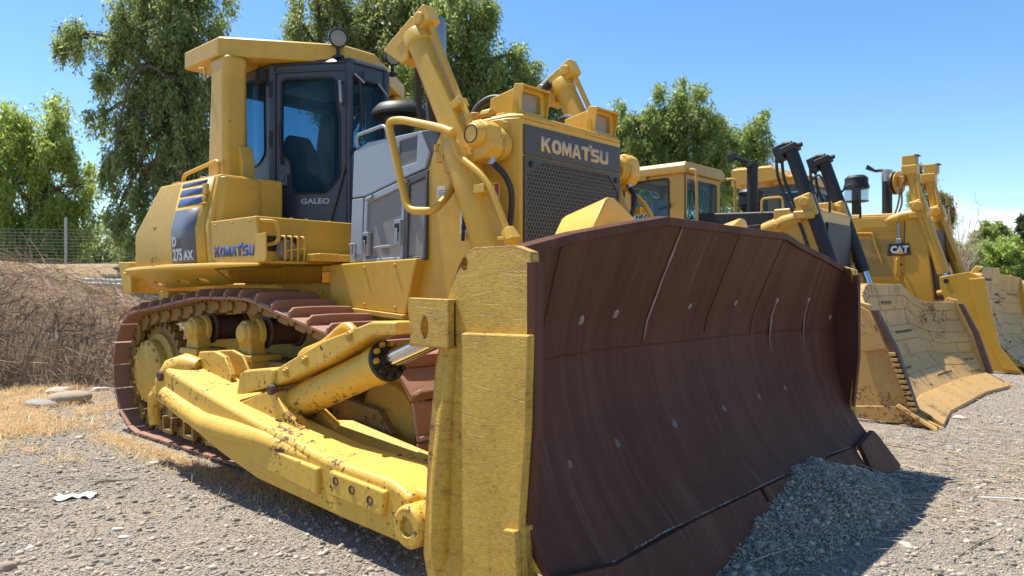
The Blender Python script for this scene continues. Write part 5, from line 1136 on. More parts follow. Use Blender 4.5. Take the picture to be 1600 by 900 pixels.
# ---------------------------------------------------------------- the machines parked beyond
def far_blade(root, yc, half, prof, wing, topf, face_mat, cheek, cheek_mat, edge_mat, rows, seed, back_mat, flip_right=True, hole_rows=()):
    r = random.Random(seed)
    def fx(dy, z):
        for (z0, x0), (z1, x1) in zip(prof, prof[1:]):
            if z <= z1: break
        f = min(1.1, max(-.1, (z - z0) / (z1 - z0))); return x0 + (x1 - x0) * f + wing(abs(dy), z)
    N, K = 40, 16; mb = MB(); zb = prof[0][0]; ysl = [-half + .05 + i * 2 * (half - .05) / N for i in range(N + 1)]
    fr = [[(fx(dy, zb + (topf(dy) - zb) * k / K), yc + dy, zb + (topf(dy) - zb) * k / K) for dy in ysl] for k in range(K + 1)]
    n = N + 1; fv_ = [p for q in fr for p in q]; L = len(fv_); mb.v = fv_ + [(x - .12, y, z - .003) for x, y, z in fv_]
    for k in range(K):
        for i in range(N): a = k * n + i; mb.f += [(a, a + 1, a + n + 1, a + n), (a + L, a + n + L, a + n + 1 + L, a + 1 + L)]
    for i in range(N): a = K * n + i; mb.f += [(i, i + L, i + 1 + L, i + 1), (a, a + 1, a + 1 + L, a + L)]
    for k in range(K): a = k * n; b_ = a + N; mb.f += [(a, a + n, a + n + L, a + L), (b_, b_ + L, b_ + n + L, b_ + n)]
    bl = part(mb, 'blade', back_mat, root, bevel=0, smooth=40)
    holes = MB()
    for j in range(len(rows) - 1):
        v0, v1 = rows[j], rows[j + 1]; y = -half + .08
        while y < half - .12:
            w = r.choice((.38, .5, .62, .8, .95)); y1 = min(half - .08, y + w)
            if half - .08 - y1 < .2: y1 = half - .08
            lift = r.uniform(.006, .016); a0, a1 = r.uniform(.0, .012), r.uniform(.0, .014); secs = []
            for q in range(5):
                dy = y + a0 * .5 + (y1 - a1 * .5 - y - a0 * .5 - .004) * q / 4; s_ = []
                for k in range(4):
                    zz = zb + (topf(dy) - zb) * (v0 + .003 + (v1 - v0 - .007) * k / 3); s_.append((fx(dy, zz) + lift, yc + dy, zz))
                secs.append(s_ + [(p[0] - lift - .004, p[1], p[2]) for p in s_[::-1]])
            part(MB().loft(secs), 'wear_plate', face_mat, bl, bevel=.006, seg=1)
            if r.random() < .28 and y1 - y > .3:
                hv_ = v0 + (v1 - v0) * r.choice((.3, .5, .7)); c_ = int((y1 - y) / .085)
                for q in range(1, c_):
                    dy = y + q * .085; zz = zb + (topf(dy) - zb) * hv_; p = Vector((fx(dy, zz) + lift + .002, yc + dy, zz)); holes.obox(p, XA, YA, ZA, .006, .014, .026)
            y = y1
    if holes.v: h_ = part(holes, 'bolt_slots', M['dark_rust'], bl, bevel=0); h_['kind'] = 'stuff'
    ep = MB().prism(cheek, 'y', yc - half - .03, yc - half + .06); e1 = part(ep, 'end_plate', cheek_mat, root, bevel=.012)
    ep = MB().prism(cheek, 'y', yc + half - .06, yc + half + .03); e2 = part(ep, 'end_plate', cheek_mat, root, bevel=.012)
    x0 = fx(0, zb)
    for q in range(4):
        ya, yb = -half + .1 + q * (2 * half - .2) / 4, -half + .1 + (q + 1) * (2 * half - .2) / 4 - .015
        part(MB().loft([[(fx(dy, zb) - .02, yc + dy, zb - .01), (fx(dy, zb) + .03, yc + dy, zb + .025), (fx(dy, zb) + .34, yc + dy, .045), (fx(dy, zb) + .34, yc + dy, .0)] for dy in (ya, (ya + yb) / 2, yb)]), 'cutting_edge', edge_mat, bl, bevel=.006)
    return bl, e1, e2, fx
def hose(root, pts, r=.025, mat='rubber'): return part(MB().tube(smooth_path(pts, 5), r, 8), 'hydraulic_hose', M[mat], root, bevel=0)
def simple_track(root, yc, x0, x1, r):
    for sgn in (-1, 1):
        y = yc + sgn * 1.15; pts = [(x0 + r * math.cos(a), r + r * math.sin(a)) for a in [math.pi / 2 + i * math.pi / 10 for i in range(11)]] + [(x1 + r * math.cos(a), r + r * math.sin(a)) for a in [-math.pi / 2 + i * math.pi / 10 for i in range(11)]]
        inn = [(x0 + (r - .09) * math.cos(a), r + (r - .09) * math.sin(a)) for a in [math.pi / 2 + i * math.pi / 10 for i in range(11)]] + [(x1 + (r - .09) * math.cos(a), r + (r - .09) * math.sin(a)) for a in [-math.pi / 2 + i * math.pi / 10 for i in range(11)]]
        t_ = part(MB().plate((0, y - .3, 0), XA, ZA, pts, [inn], -.6), 'track', M['rust_shoe'], root, bevel=.01)
        g2 = MB(); nn_ = 34; Lt = 2 * (x1 - x0) + 2 * math.pi * r
        for i in range(nn_):
            s_ = i / nn_ * Lt
            if s_ < x1 - x0: g2.box(x0 + s_ - .015, x0 + s_ + .015, y - .3, y + .3, 2 * r, 2 * r + .06)
        gg = part(g2, 'grousers', M['rust_shoe'], t_, bevel=0); gg['kind'] = 'stuff'
        for xw in (x0, x1): part(MB().lathe((xw, y - .2, r), YA, [(0, 0), (r - .3, 0), (r - .12, .06), (r - .12, .34), (r - .3, .4), (0, .4)], 24), 'track_wheel', M['yellow_greasy'], t_, bevel=0)
        part(MB().box(x0 + .2, x1 - .2, y - .2, y + .2, .35, .85), 'track_frame', M['far_yellow'], root, bevel=.03)

# --- second machine: tan cab, black hood and cylinders, reclined patched blade
B = thing('bulldozer', 'older tan bulldozer with black lift cylinders and a patched reclined blade', 'bulldozer', (2.2, 6.9, 0), 'bulldozers parked in a row')
yc = 6.9
far_blade(B, yc, 2.29, [(.2, 5.83), (.6, 5.46), (1.1, 5.2), (1.62, 5.12)],
          lambda a, z: max(0, a - 1.15) * (.12 + .24 * min(1, max(0, (z - .15) / .6))),
          lambda dy: 1.61 if abs(dy) < .85 else 1.61 - .28 * (abs(dy) - .85) / .6 if abs(dy) < 1.45 else 1.33,
          M['tan'], [(5.30, .10), (5.22, .55), (5.28, 1.1), (5.44, 1.40), (5.58, 1.36), (5.82, .86), (6.03, .16), (6.26, .0), (6.0, .0), (5.86, .12)], M['tan'], M['tan'],
          [0, .16, .30, .44, .58, .74, .88, 1.0], 5, M['tan'])
for sgn in (-1, 1):
    y = yc + sgn * 2.32
    part(MB().loft([[(5.35, y - .02, .16), (5.9, y - .02, .22), (6.35, y - .02, .02), (5.4, y - .02, .03)], [(5.35, y + .03 + .05 * 0, .16), (5.9, y + .03, .22), (6.35, y + .03, .02), (5.4, y + .03, .03)]]), 'end_bit', M['tan'], B, bevel=.01)
    part(MB().loft([[(5.83, yc + sgn * 1.85, .22), (5.9, yc + sgn * 2.36, .25), (6.32, yc + sgn * 2.48, .02), (6.2, yc + sgn * 1.85, .02)], [(5.80, yc + sgn * 1.85, .19), (5.87, yc + sgn * 2.36, .21), (6.30, yc + sgn * 2.48, -.01), (6.18, yc + sgn * 1.85, -.01)]]), 'corner_bit', M['tan'], B, bevel=.01)
    ys_ = yc + sgn * 2.28
    wb = part(MB().loft([[(5.60, ys_ - .06, 1.30), (5.66, ys_ - .06, 1.30), (5.66, ys_ + .06, 1.30), (5.60, ys_ + .06, 1.30)], [(5.80, ys_ - .06, .84), (5.88, ys_ - .06, .84), (5.88, ys_ + .06, .84), (5.80, ys_ + .06, .84)], [(6.0, ys_ - .06, .2), (6.08, ys_ - .06, .2), (6.08, ys_ + .06, .2), (6.0, ys_ + .06, .2)]]), 'edge_bar', M['dark_rust'], B, bevel=.008)
    part(MB().prism([(5.34, 1.30), (5.46, 1.36), (5.60, 1.28), (5.78, .86), (5.46, .80)], 'y', y - .055, y - .02) if sgn < 0 else MB().prism([(5.34, 1.30), (5.46, 1.36), (5.60, 1.28), (5.78, .86), (5.46, .80)], 'y', y - .02, y + .03), 'cheek_patch', M['tan'], B, bevel=.01)
for k in range(11):
    f = k / 10; x, z = 5.80 + .22 * f, .80 - .60 * f; part(MB().box(x, x + .07, yc - 2.385, yc - 2.33, z - .018, z + .018), 'edge_bolt', M['tan'], B, bevel=.004)
simple_track(B, yc, .3, 4.0, .56)
part(MB().box(-.3, 4.2, yc - .75, yc + .75, .7, 2.0), 'hull', M['tan_cab'], B, bevel=.03)
part(MB().prism([(2.35, 1.6), (4.1, 1.6), (4.1, 2.70), (2.35, 2.77)], 'y', yc - .45, yc + .45), 'hood', M['black'], B, bevel=.03)
part(MB().prism([(2.9, 2.35), (3.9, 2.40), (3.9, 2.55), (2.9, 2.50)], 'y', yc - .47, yc - .44), 'hood_rail', M['black'], B, bevel=.008)
part(MB().box(-.2, 2.3, yc - 1.3, yc - .62, 1.5, 2.35), 'fender_tank', M['tan_cab'], B, bevel=.04); part(MB().box(-.2, 2.3, yc + .62, yc + 1.3, 1.5, 2.35), 'fender_tank', M['tan_cab'], B, bevel=.04)
part(MB().prism([(4.05, 1.2), (4.52, 1.2), (4.45, 2.66), (4.38, 2.72), (3.78, 2.72), (3.78, 2.45), (4.05, 2.3)], 'y', yc - .72, yc + .72), 'radiator_guard', M['tan_cab'], B, bevel=.03)
part(MB().box(4.44, 4.50, yc - .5, yc + .5, 1.4, 2.5), 'grille', M['black'], B, bevel=.01)
# cab
x0, x1, y0, y1 = 1.10, 2.28, yc - .66, yc + .60
cb = part(MB().plate((x0, y0, 0), XA, ZA, [(0, 2.2), (1.18, 2.2), (1.18, 3.42), (0, 3.42)], [[tuple(p) for p in fillet([(.18, 2.62), (.18, 3.34), (.90, 3.36), (.90, 2.62)], .07, 3, True)]], .05), 'cab_side', M['tan_cab'], B, bevel=.008)
part(MB().plate((x0, y0 + .02, 0), XA, ZA, [(.16, 2.6), (.92, 2.6), (.92, 3.38), (.16, 3.38)], [], .006), 'window', M['glass'], cb, bevel=0)
fl = [Vector((x0 + p[0], y0 - .003, p[1])) for p in fillet([(.18, 2.62), (.18, 3.34), (.90, 3.36), (.90, 2.62)], .07, 3, True)]; part(MB().tube(fl + [fl[0]], .016, 6, False), 'window_seal', M['rubber'], cb, bevel=0)
part(MB().tube([(x0 + .35, y0 - .02, 2.62), (x0 + .55, y0 - .02, 2.86)], .010, 6).tube([(x0 + .70, y0 - .02, 2.86), (x0 + .92, y0 - .03, 2.90)], .014, 6).cyl((x0 + .93, y0 - .04, 2.87), (x0 + .93, y0 - .04, 2.95), .02, n=8), 'door_lever', M['black'], cb, bevel=0)
cf = part(MB().plate((x1, y0, 0), YA, ZA, [(.002, 2.2), (1.258, 2.2), (1.258, 3.42), (.002, 3.42)], [rrect(.10, 1.16, 2.62, 3.34, .06)], .05), 'cab_front', M['tan_cab'], B, bevel=.008)
part(MB().plate((x1 - .02, y0, 0), YA, ZA, [(.09, 2.6), (1.17, 2.6), (1.17, 3.36), (.09, 3.36)], [], .006), 'window', M['glass'], cf, bevel=0)
part(MB().tube([(x1 + .01, y0 + .35, 3.34), (x1 + .03, y0 + .30, 2.95)], .012, 6).tube([(x1 + .02, y0 + .30, 3.0), (x1 + .02, y0 + .24, 3.2)], .01, 6), 'wiper', M['black'], cf, bevel=0)
ck = part(MB().plate((x0, y1, 0), YA * -1, ZA, [(.0, 2.2), (1.26, 2.2), (1.26, 3.42), (0, 3.42)], [rrect(.12, 1.14, 2.62, 3.30, .06)], .05), 'cab_rear', M['tan_cab'], B, bevel=.008)
part(MB().plate((x1, y1, 0), XA * -1, ZA, [(0.05, 2.2), (1.13, 2.2), (1.13, 3.42), (.05, 3.42)], [rrect(.18, 1.0, 2.62, 3.32, .06)], .05), 'cab_side', M['tan_cab'], B, bevel=.008)
part(MB().prism(rrect(1.5, 1.95, 2.5, 2.62, .04), 'y', yc - .25, yc + .22).prism([(1.42, 2.55), (1.52, 2.55), (1.46, 3.12), (1.36, 3.12)], 'y', yc - .22, yc + .2), 'seat', M['decal_white'], B, bevel=.03)
R0 = [(x0 - .12, y0 - .08), (x1 + .06, y0 - .08), (x1 + .06, y1 + .08), (x0 - .12, y1 + .08)]
rf = part(MB().loft([[(x, y, 3.42) for x, y in R0], [(x, y, 3.54) for x, y in R0], [(x * .96 + .07, yc + (y - yc) * .9, 3.61) for x, y in R0]]), 'cab_roof', M['tan_cab'], B, bevel=.02)
part(MB().box(1.45, 2.05, yc - .4, yc + .3, 3.60, 3.64), 'roof_hatch', M['tan_cab'], rf, bevel=.012)
part(MB().box(x0 + .05, x0 + .5, y0 - .07, y0 - .01, 3.36, 3.43), 'rain_strip', M['tan_cab'], cb, bevel=.01)
for yy in (y0 + .02, y1 + .16):
    part(MB().tube(fillet([(x1 + .04, yy, 3.46), (x1 + .20, yy, 3.46), (x1 + .22, yy, 2.60), (x1 + .04, yy, 2.60)], .07), .025, 10), 'grab_rail', M['tan_cab'], B, bevel=0)
# stack and pre-cleaner
sk = part(MB().tube([(3.22, yc - .18, 2.68), (3.22, yc - .18, 3.50)], .085, 18).cyl((3.22, yc - .18, 3.46), (3.22, yc - .18, 3.52), .10, n=18), 'exhaust_stack', M['black'], B, bevel=.004)
part(MB().tube([(3.16, yc - .22, 3.54), (3.00, yc - .36, 3.62)], .03, 8).prism([(2.92, 3.54), (3.06, 3.60), (3.04, 3.70), (2.90, 3.67)], 'y', yc - .42, yc - .34), 'rain_flap', M['black'], sk, bevel=.005)
part(MB().lathe((3.10, yc + .05, 2.70), ZA, [(0, 0), (.14, 0), (.14, .10), (.17, .12), (.17, .17), (.20, .19), (.20, .38), (.22, .39), (.18, .44), (0, .46)], 24), 'air_precleaner', M['black'], B, bevel=.004)
part(MB().tube(fillet([(3.5, yc - .48, 2.70), (3.5, yc - .48, 2.92), (3.82, yc - .48, 2.92), (3.84, yc - .48, 2.68)], .06), .018, 8), 'hood_handle', M['tan_cab'], B, bevel=0)
for yy in (6.2, 7.56):
    s_ = -1 if yy < yc else 1
    tp, kp, bt = Vector((4.03, yy, 3.58)), Vector((4.28, yy, 2.72)), Vector((4.64, yy, 1.80))
    lc = part(MB().tube([tp, bt], .095, 20), 'lift_cylinder', M['black'], B, bevel=.004)
    dz_ = (bt - tp).normalized()
    part(MB().tube([bt, bt + dz_ * .9], .055, 14), 'lift_rod', M['chrome'], lc, bevel=0)
    part(MB().obox(tp, dz_, YA, dz_.cross(YA), .05, .11, .12).cyl(tp + Vector((.0, 0, .02)), tp + Vector((.17, .02, .06)), .035, n=10).obox(tp + Vector((-.16, 0, -.05)), dz_, YA, dz_.cross(YA), .12, .07, .07).tube([tp + Vector((-.2, 0, 0)), tp + Vector((-.10, 0, .08)), tp + Vector((.03, 0, .08))], .045, 8), 'cylinder_head', M['black'], lc, bevel=.02)
    for k, (ox, oy) in enumerate(((-.20, -.03), (-.15, .06))):
        part(MB().tube(smooth_path([tp + Vector((ox, oy, -.1)), tp + Vector((ox + .03, oy, -.4)), tp + Vector((ox + .16, oy, -.75)), kp + Vector((-.12, oy, -.2)), kp + Vector((.02, oy, -.6))], 5), .024, 8), 'hydraulic_hose', M['rubber'], lc, bevel=0)
    part(MB().tube(smooth_path([tp + dz_ * .55 + Vector((.1, 0, 0)), tp + dz_ * .5 + Vector((.25, 0, .05)), tp + dz_ * .75 + Vector((.3, 0, 0)), tp + dz_ * 1.0 + Vector((.2, .1, 0))], 4), .018, 8), 'hydraulic_hose', M['rubber'], lc, bevel=0)
    tk = part(MB().obox(kp, dz_, YA, dz_.cross(YA), .17, .12, .13), 'trunnion', M['tan_cab'], B, bevel=.03)
    part(MB().lathe(kp + Vector((0, -.17, .06)), YA, [(0, 0), (.06, 0), (.07, .02), (.08, .06), (0, .06)], 18), 'trunnion_cap', M['tan_cab'], tk, bevel=.004)
    part(MB().obox(kp + dz_ * .13 + Vector((-.06, -.03, 0)), XA, YA, ZA, .15, .12, .06), 'yoke', M['tan_cab'], tk, bevel=.025)
    part(MB().tube([(3.6, yy + .1, 2.42), (3.95, yy + .05, 2.52), (4.2, yy, 2.58)], [.11, .12, .09], 14).cyl((3.85, yy - .13, 2.46), (3.85, yy + .1, 2.46), .04, n=10), 'cylinder_arm', M['tan_cab'], B, bevel=.01)
    part(MB().obox(Vector((4.15, yy + .22 * -s_, 2.72)), XA, YA, ZA, .10, .08, .16), 'lamp_box', M['tan_cab'], B, bevel=.015)
    hose(B, [(4.3, yy + .12, 2.3), (4.42, yy + .14, 2.0), (4.40, yy + .12, 1.7), (4.5, yy + .12, 1.4)], .02)

# --- third machine: amber, tall lift cylinders, big badge
Cz = thing('bulldozer', 'big amber bulldozer with tall yellow lift cylinders, dark-glass cab and a black badge', 'bulldozer', (1.9, 13.5, 0), 'bulldozers parked in a row')
yc = 13.5
far_blade(Cz, yc, 2.22, [(.15, 5.95), (.5, 5.62), (1.0, 5.38), (1.5, 5.32), (2.0, 5.36)],
          lambda a, z: max(0, a - 1.1) * .22, lambda dy: 1.98 if abs(dy) < .9 else 1.98 - .12 * (abs(dy) - .9) / .1 if abs(dy) < 1.0 else 1.86 - .06 * (abs(dy) - 1.0),
          M['tan'], [(4.88, 1.76), (5.37, 1.85), (5.60, 1.74), (5.70, 1.2), (5.84, .5), (6.22, .0), (5.36, .08), (5.10, .95), (4.90, 1.55)], M['far_yellow'], M['far_yellow'],
          [0, .12, .24, .36, .5, .64, .80, 1.0], 9, M['tan'])
part(MB().prism([(5.38, 1.72), (5.62, 1.74), (5.72, 1.2), (5.86, .5), (6.16, .06), (5.9, .1), (5.55, .9)], 'y', yc - 2.30, yc - 2.24), 'wear_plate', M['far_yellow'], Cz, bevel=.012)
part(MB().lathe((5.0, yc - 2.262, 1.68), YA, [(0, 0), (.045, 0), (.045, .03), (0, .03)], 14), 'lifting_hole', M['black'], Cz, bevel=0)
part(MB().tube(fillet([(4.75, 11.75, 1.45), (5.05, 11.7, 1.5), (5.05, 11.7, 1.25), (4.8, 11.75, 1.2)], .08), .05, 10), 'tilt_hook', M['far_yellow'], Cz, bevel=0)
part(MB().prism([(5.08, 1.7), (5.30, 2.0), (5.36, 1.95), (5.2, 1.6)], 'y', yc - 1.2, yc - .7), 'lift_lug', M['yellow'], Cz, bevel=.02)
simple_track(Cz, yc, .2, 3.9, .62)
part(MB().box(-.4, 4.1, yc - .8, yc + .8, .75, 2.1), 'hull', M['far_yellow'], Cz, bevel=.03)
hd_ = part(MB().prism([(1.9, 2.0), (3.92, 2.0), (3.92, 3.15), (1.9, 3.20)], 'y', yc - .80, yc + .80), 'hood', M['far_yellow'], Cz, bevel=.03)
part(MB().prism([(2.55, 2.80), (3.88, 2.78), (3.88, 3.10), (2.55, 3.13)], 'y', yc - .83, yc - .80), 'upper_panel', M['far_yellow'], hd_, bevel=.02)
part(MB().prism([(3.02, 2.86), (3.66, 2.86), (3.72, 2.96), (3.68, 3.06), (3.02, 3.07)], 'y', yc - .84, yc - .825), 'panel_inset', M['far_yellow'], hd_, bevel=.004)
part(MB().tube(fillet([(2.4, yc - .86, 2.78), (3.3, yc - .86, 2.74), (3.36, yc - .86, 2.5), (3.5, yc - .86, 2.1)], .05), .022, 8), 'handrail', M['far_yellow'], Cz, bevel=0)
part(MB().plate((0, yc - .815, 0), XA, ZA, [(2.5, 1.7), (3.84, 1.7), (3.84, 2.70), (2.5, 2.72)], [[(2.62, 1.8), (3.72, 1.8), (3.72, 2.60), (2.62, 2.62)]], .03), 'side_door', M['far_yellow'], Cz, bevel=.01)
M['tint_yellow'] = paint('tinted_side_screen', (.36, .24, .07), chip=0, bump=.01, rough=.25, dirt=.2)
part(MB().box(2.6, 3.74, yc - .806, yc - .802, 1.75, 2.64), 'side_screen', M['tint_yellow'], Cz, bevel=0)
gd_ = part(MB().loft([[(3.9, yc - .84, 1.2), (4.5, yc - .84, 1.2), (4.5, yc + .84, 1.2), (3.9, yc + .84, 1.2)], [(3.93, yc - .84, 2.6), (4.36, yc - .84, 2.6), (4.36, yc + .84, 2.6), (3.93, yc + .84, 2.6)], [(3.93, yc - .80, 3.10), (4.22, yc - .80, 3.06), (4.22, yc + .80, 3.06), (3.93, yc + .80, 3.10)]]), 'radiator_guard', M['far_yellow'], Cz, bevel=.03)
for k in range(22):
    z = 1.35 + k * .065; xx = 4.5 - .14 * (z - 1.2) / 1.4
    part(MB().bar((xx + .02, yc - .72, z), (xx + .02, yc + .72, z), .05, .028), 'grille_slat', M['black'], gd_, bevel=0)
part(MB().loft([[(4.46, yc - .76, 1.3), (4.51, yc - .76, 1.3), (4.51, yc + .76, 1.3), (4.46, yc + .76, 1.3)], [(4.32, yc - .76, 2.80), (4.375, yc - .76, 2.80), (4.375, yc + .76, 2.80), (4.32, yc + .76, 2.80)]]), 'grille_back', M['dark_rust'], gd_, bevel=0)
# badge
bd = part(MB().prism([(3.60, 2.24), (4.06, 2.245), (4.02, 2.50), (3.63, 2.50)], 'y', yc - .865, yc - .84), 'badge', M['black'], Cz, bevel=.004)
text('CAT', .20, (3.67, yc - .8665, 2.302), XA, ZA, M['decal_white'], bd, 'lettering', .010, .86, .002)
M['red'] = paint('red_print', (.35, .03, .02), chip=0, bump=0, rough=.5)
part(MB().box(3.60, 4.055, yc - .867, yc - .866, 2.262, 2.272), 'badge_line', M['red'], bd, bevel=0)
part(MB().prism([(3.78, 2.275), (3.93, 2.275), (3.89, 2.33), (3.855, 2.36), (3.82, 2.33)], 'y', yc - .871, yc - .868), 'badge_triangle', M['yellow'], bd, bevel=0)
part(MB().box(3.78, 3.88, yc - .88, yc - .85, 2.50, 2.60).box(3.80, 3.85, yc - .87, yc - .84, 2.60, 2.95), 'badge_bracket', M['steel'], bd, bevel=.006)
part(MB().tube(fillet([(3.80, yc - .85, 2.18), (3.80, yc - .92, 2.16), (3.80, yc - .92, 1.85), (3.80, yc - .85, 1.83)], .04), .022, 8).box(3.74, 3.86, yc - .86, yc - .83, 1.80, 1.86), 'grab_handle', M['far_yellow'], gd_, bevel=0)
# pre-cleaner, stack
ap = part(MB().lathe((2.77, yc - .2, 3.15), ZA, [(0, 0), (.10, 0), (.10, .98), (0, .98)], 20), 'air_precleaner', M['black'], Cz, bevel=0)
part(MB().lathe((2.77, yc - .2, 3.53), ZA, [(.10, 0), (.245, 0), (.255, .02), (.255, .38), (.25, .40), (.10, .40)], 28), 'dust_bowl', M['bowl'], ap, bevel=0)
part(MB().lathe((2.77, yc - .2, 3.82), ZA, [(0, 0), (.275, .0), (.275, .06), (.25, .12), (.25, .24), (.18, .30), (0, .31)], 28), 'precleaner_cap', M['black'], ap, bevel=.004)
part(MB().lathe((2.77, yc - .2, 3.52), ZA, [(0, 0), (.262, 0), (.262, .02), (0, .025)], 28), 'bowl_base', M['black'], ap, bevel=.004)
sk = part(MB().tube([(3.42, yc - .2, 3.12), (3.42, yc - .2, 4.02)], .105, 20), 'exhaust_stack', M['black'], Cz, bevel=.004)
part(MB().tube([(3.42, yc - .2, 3.92), (3.42, yc - .2, 4.18)], .112, 20), 'stack_sleeve', M['steel'], sk, bevel=.004)
part(MB().prism([(2.98, 4.24), (3.16, 4.16), (3.42, 4.16), (3.42, 4.20), (3.18, 4.21), (3.02, 4.34)], 'y', yc - .27, yc - .13), 'rain_flap', M['black'], sk, bevel=.006)
dc = part(MB().lathe((3.70, yc - .62, 3.82), Vector((1, -.25, 0)), [(0, -.06), (.22, -.06), (.25, -.03), (.25, .02), (.20, .05), (0, .05)], 28), 'hose_drum', M['black'], Cz, bevel=.006)
part(MB().lathe((3.76, yc - .635, 3.82), Vector((1, -.25, 0)), [(0, 0), (.24, 0), (.25, .02), (.24, .04), (0, .04)], 28).box(3.78, 4.12, yc - .74, yc - .56, 3.74, 3.94), 'drum_bracket', M['far_yellow'], dc, bevel=.012)
for yy in (12.72, 14.28):
    tp, kp, bt = Vector((4.05, yy, 4.02)), Vector((4.21, yy, 3.24)), Vector((4.66, yy, 1.85)); dz_ = (bt - kp).normalized()
    lc = part(MB().tube([tp, kp, kp + dz_ * .1], [.11, .115, .115], 20), 'lift_cylinder', M['far_yellow'], Cz, bevel=.004)
    part(MB().tube([kp + dz_ * .05, bt], .125, 20), 'lower_barrel', M['far_yellow'], lc, bevel=.006)
    part(MB().tube([bt, bt + dz_ * .9], .06, 14), 'lift_rod', M['chrome'], lc, bevel=0)
    part(MB().obox(tp + Vector((-.02, 0, .02)), XA, YA, ZA, .15, .13, .10), 'cylinder_head', M['far_yellow'], lc, bevel=.02)
    part(MB().obox(kp, dz_, YA, dz_.cross(YA), .16, .14, .15), 'trunnion', M['far_yellow'], lc, bevel=.03)
    part(MB().lathe(kp + Vector((0, -.20, .02)), YA, [(0, 0), (.085, 0), (.10, .02), (.11, .07), (0, .07)], 20), 'trunnion_cap', M['far_yellow'], lc, bevel=.004)
    part(MB().obox(kp + dz_ * .17 + Vector((-.05, 0, 0)), XA, YA, ZA, .17, .15, .07), 'yoke', M['far_yellow'], lc, bevel=.025)
    part(MB().tube([(3.55, yy + .03, 2.98), (3.9, yy, 3.08), (4.15, yy, 3.12)], [.10, .12, .11], 14).cyl((3.78, yy - .12, 3.02), (3.78, yy + .1, 3.02), .045, n=10), 'cylinder_arm', M['far_yellow'], Cz, bevel=.01)
    part(MB().tube([tp + Vector((.10, -.08, -.1)), kp + Vector((.06, -.16, .1)), kp + Vector((.1, -.16, -.15)), bt + Vector((-.05, -.14, .3))], .022, 8), 'oil_pipe', M['far_yellow'], lc, bevel=0)
    lb = part(MB().obox(Vector((4.02 if yy < 13 else 4.08, yy + .02, 4.24)), XA, YA, ZA, .13, .13, .11), 'work_lamp', M['far_yellow'], lc, bevel=.012)
    xx = 4.15 if yy < 13 else 4.21
    for q in (-.06, .06): part(MB().box(xx - .004, xx + .012, yy + .02 + q - .045, yy + .02 + q + .045, 4.16, 4.32), 'lens', M['lens'], lb, bevel=.004)
    part(MB().box(xx - .02, xx + .05, yy - .12, yy + .16, 4.335, 4.35), 'lamp_visor', M['dark_rust'], lb, bevel=0)
    for k in (0, .07):
        hose(Cz, [(3.98, yy - .05 + k, 3.95), (3.86, yy - .05 + k, 3.7), (3.80 + k, yy - .02, 3.35), (3.72 + k, yy, 3.12)], .02, 'yellow_greasy')
# cab with roof canopy
x0, x1, y0, y1 = .35, 1.75, yc - .70, yc + .70
rf = part(MB().loft([[(.10, yc - .98, 4.02), (1.55, yc - .98, 4.12), (1.55, yc + .98, 4.12), (.10, yc + .98, 4.02)], [(.10, yc - .98, 4.44), (1.10, yc - .98, 4.42), (1.10, yc + .98, 4.42), (.10, yc + .98, 4.44)], [(.18, yc - .85, 4.50), (1.05, yc - .85, 4.47), (1.05, yc + .85, 4.47), (.18, yc + .85, 4.50)]]), 'canopy', M['far_yellow'], Cz, bevel=.02)
part(MB().prism([(1.05, 4.02), (1.95, 3.95), (1.95, 4.16), (1.10, 4.22)], 'y', yc - .80, yc + .80), 'cab_roof', M['far_yellow'], Cz, bevel=.02)
for sgn in (-1, 1):
    part(MB().box(.30, .62, yc + sgn * .82 - .12, yc + sgn * .82 + .12, 2.3, 4.1), 'canopy_post', M['far_yellow'], Cz, bevel=.04)
    sd_ = part(MB().plate((.62 if sgn < 0 else 1.85, yc + sgn * .72, 0), XA * -sgn, ZA, [(0, 2.4), (1.23, 2.4), (1.23, 3.98), (0, 3.98)], [rrect(.10, 1.13, 2.85, 3.82, .06)], .05), 'cab_side', M['cab'], Cz, bevel=.008)
    part(MB().box(.70, 1.77, yc + sgn * .69 - .004, yc + sgn * .69 + .004, 2.83, 3.84), 'window', M['glass'], sd_, bevel=0)
fc = part(MB().plate((1.86, yc - .72, 0), YA, ZA, [(0, 2.4), (1.44, 2.4), (1.44, 3.98), (0, 3.98)], [rrect(.10, .68, 2.7, 3.82, .06), rrect(.76, 1.34, 2.7, 3.82, .06)], .05), 'cab_front', M['cab'], Cz, bevel=.008)
part(MB().box(1.83, 1.84, yc - .66, yc + .66, 2.65, 3.86), 'window', M['glass'], fc, bevel=0)
part(MB().prism(rrect(.95, 1.3, 2.7, 2.8, .04), 'y', yc - .3, yc + .3).prism([(.9, 2.7), (1.0, 2.7), (.95, 3.45), (.85, 3.45)], 'y', yc - .25, yc + .25), 'seat', M['grey'], Cz, bevel=.03)
part(MB().box(-.6, 2.0, yc - 1.35, yc - .72, 1.6, 2.42), 'fender_tank', M['far_yellow'], Cz, bevel=.05); part(MB().box(-.6, 2.0, yc + .72, yc + 1.35, 1.6, 2.42), 'fender_tank', M['far_yellow'], Cz, bevel=.05)
part(MB().tube(fillet([(1.9, yc - 1.2, 2.42), (1.9, yc - 1.2, 3.0), (2.5, yc - 1.0, 3.0), (2.5, yc - .95, 2.4)], .08), .025, 8), 'handrail', M['far_yellow'], Cz, bevel=0)

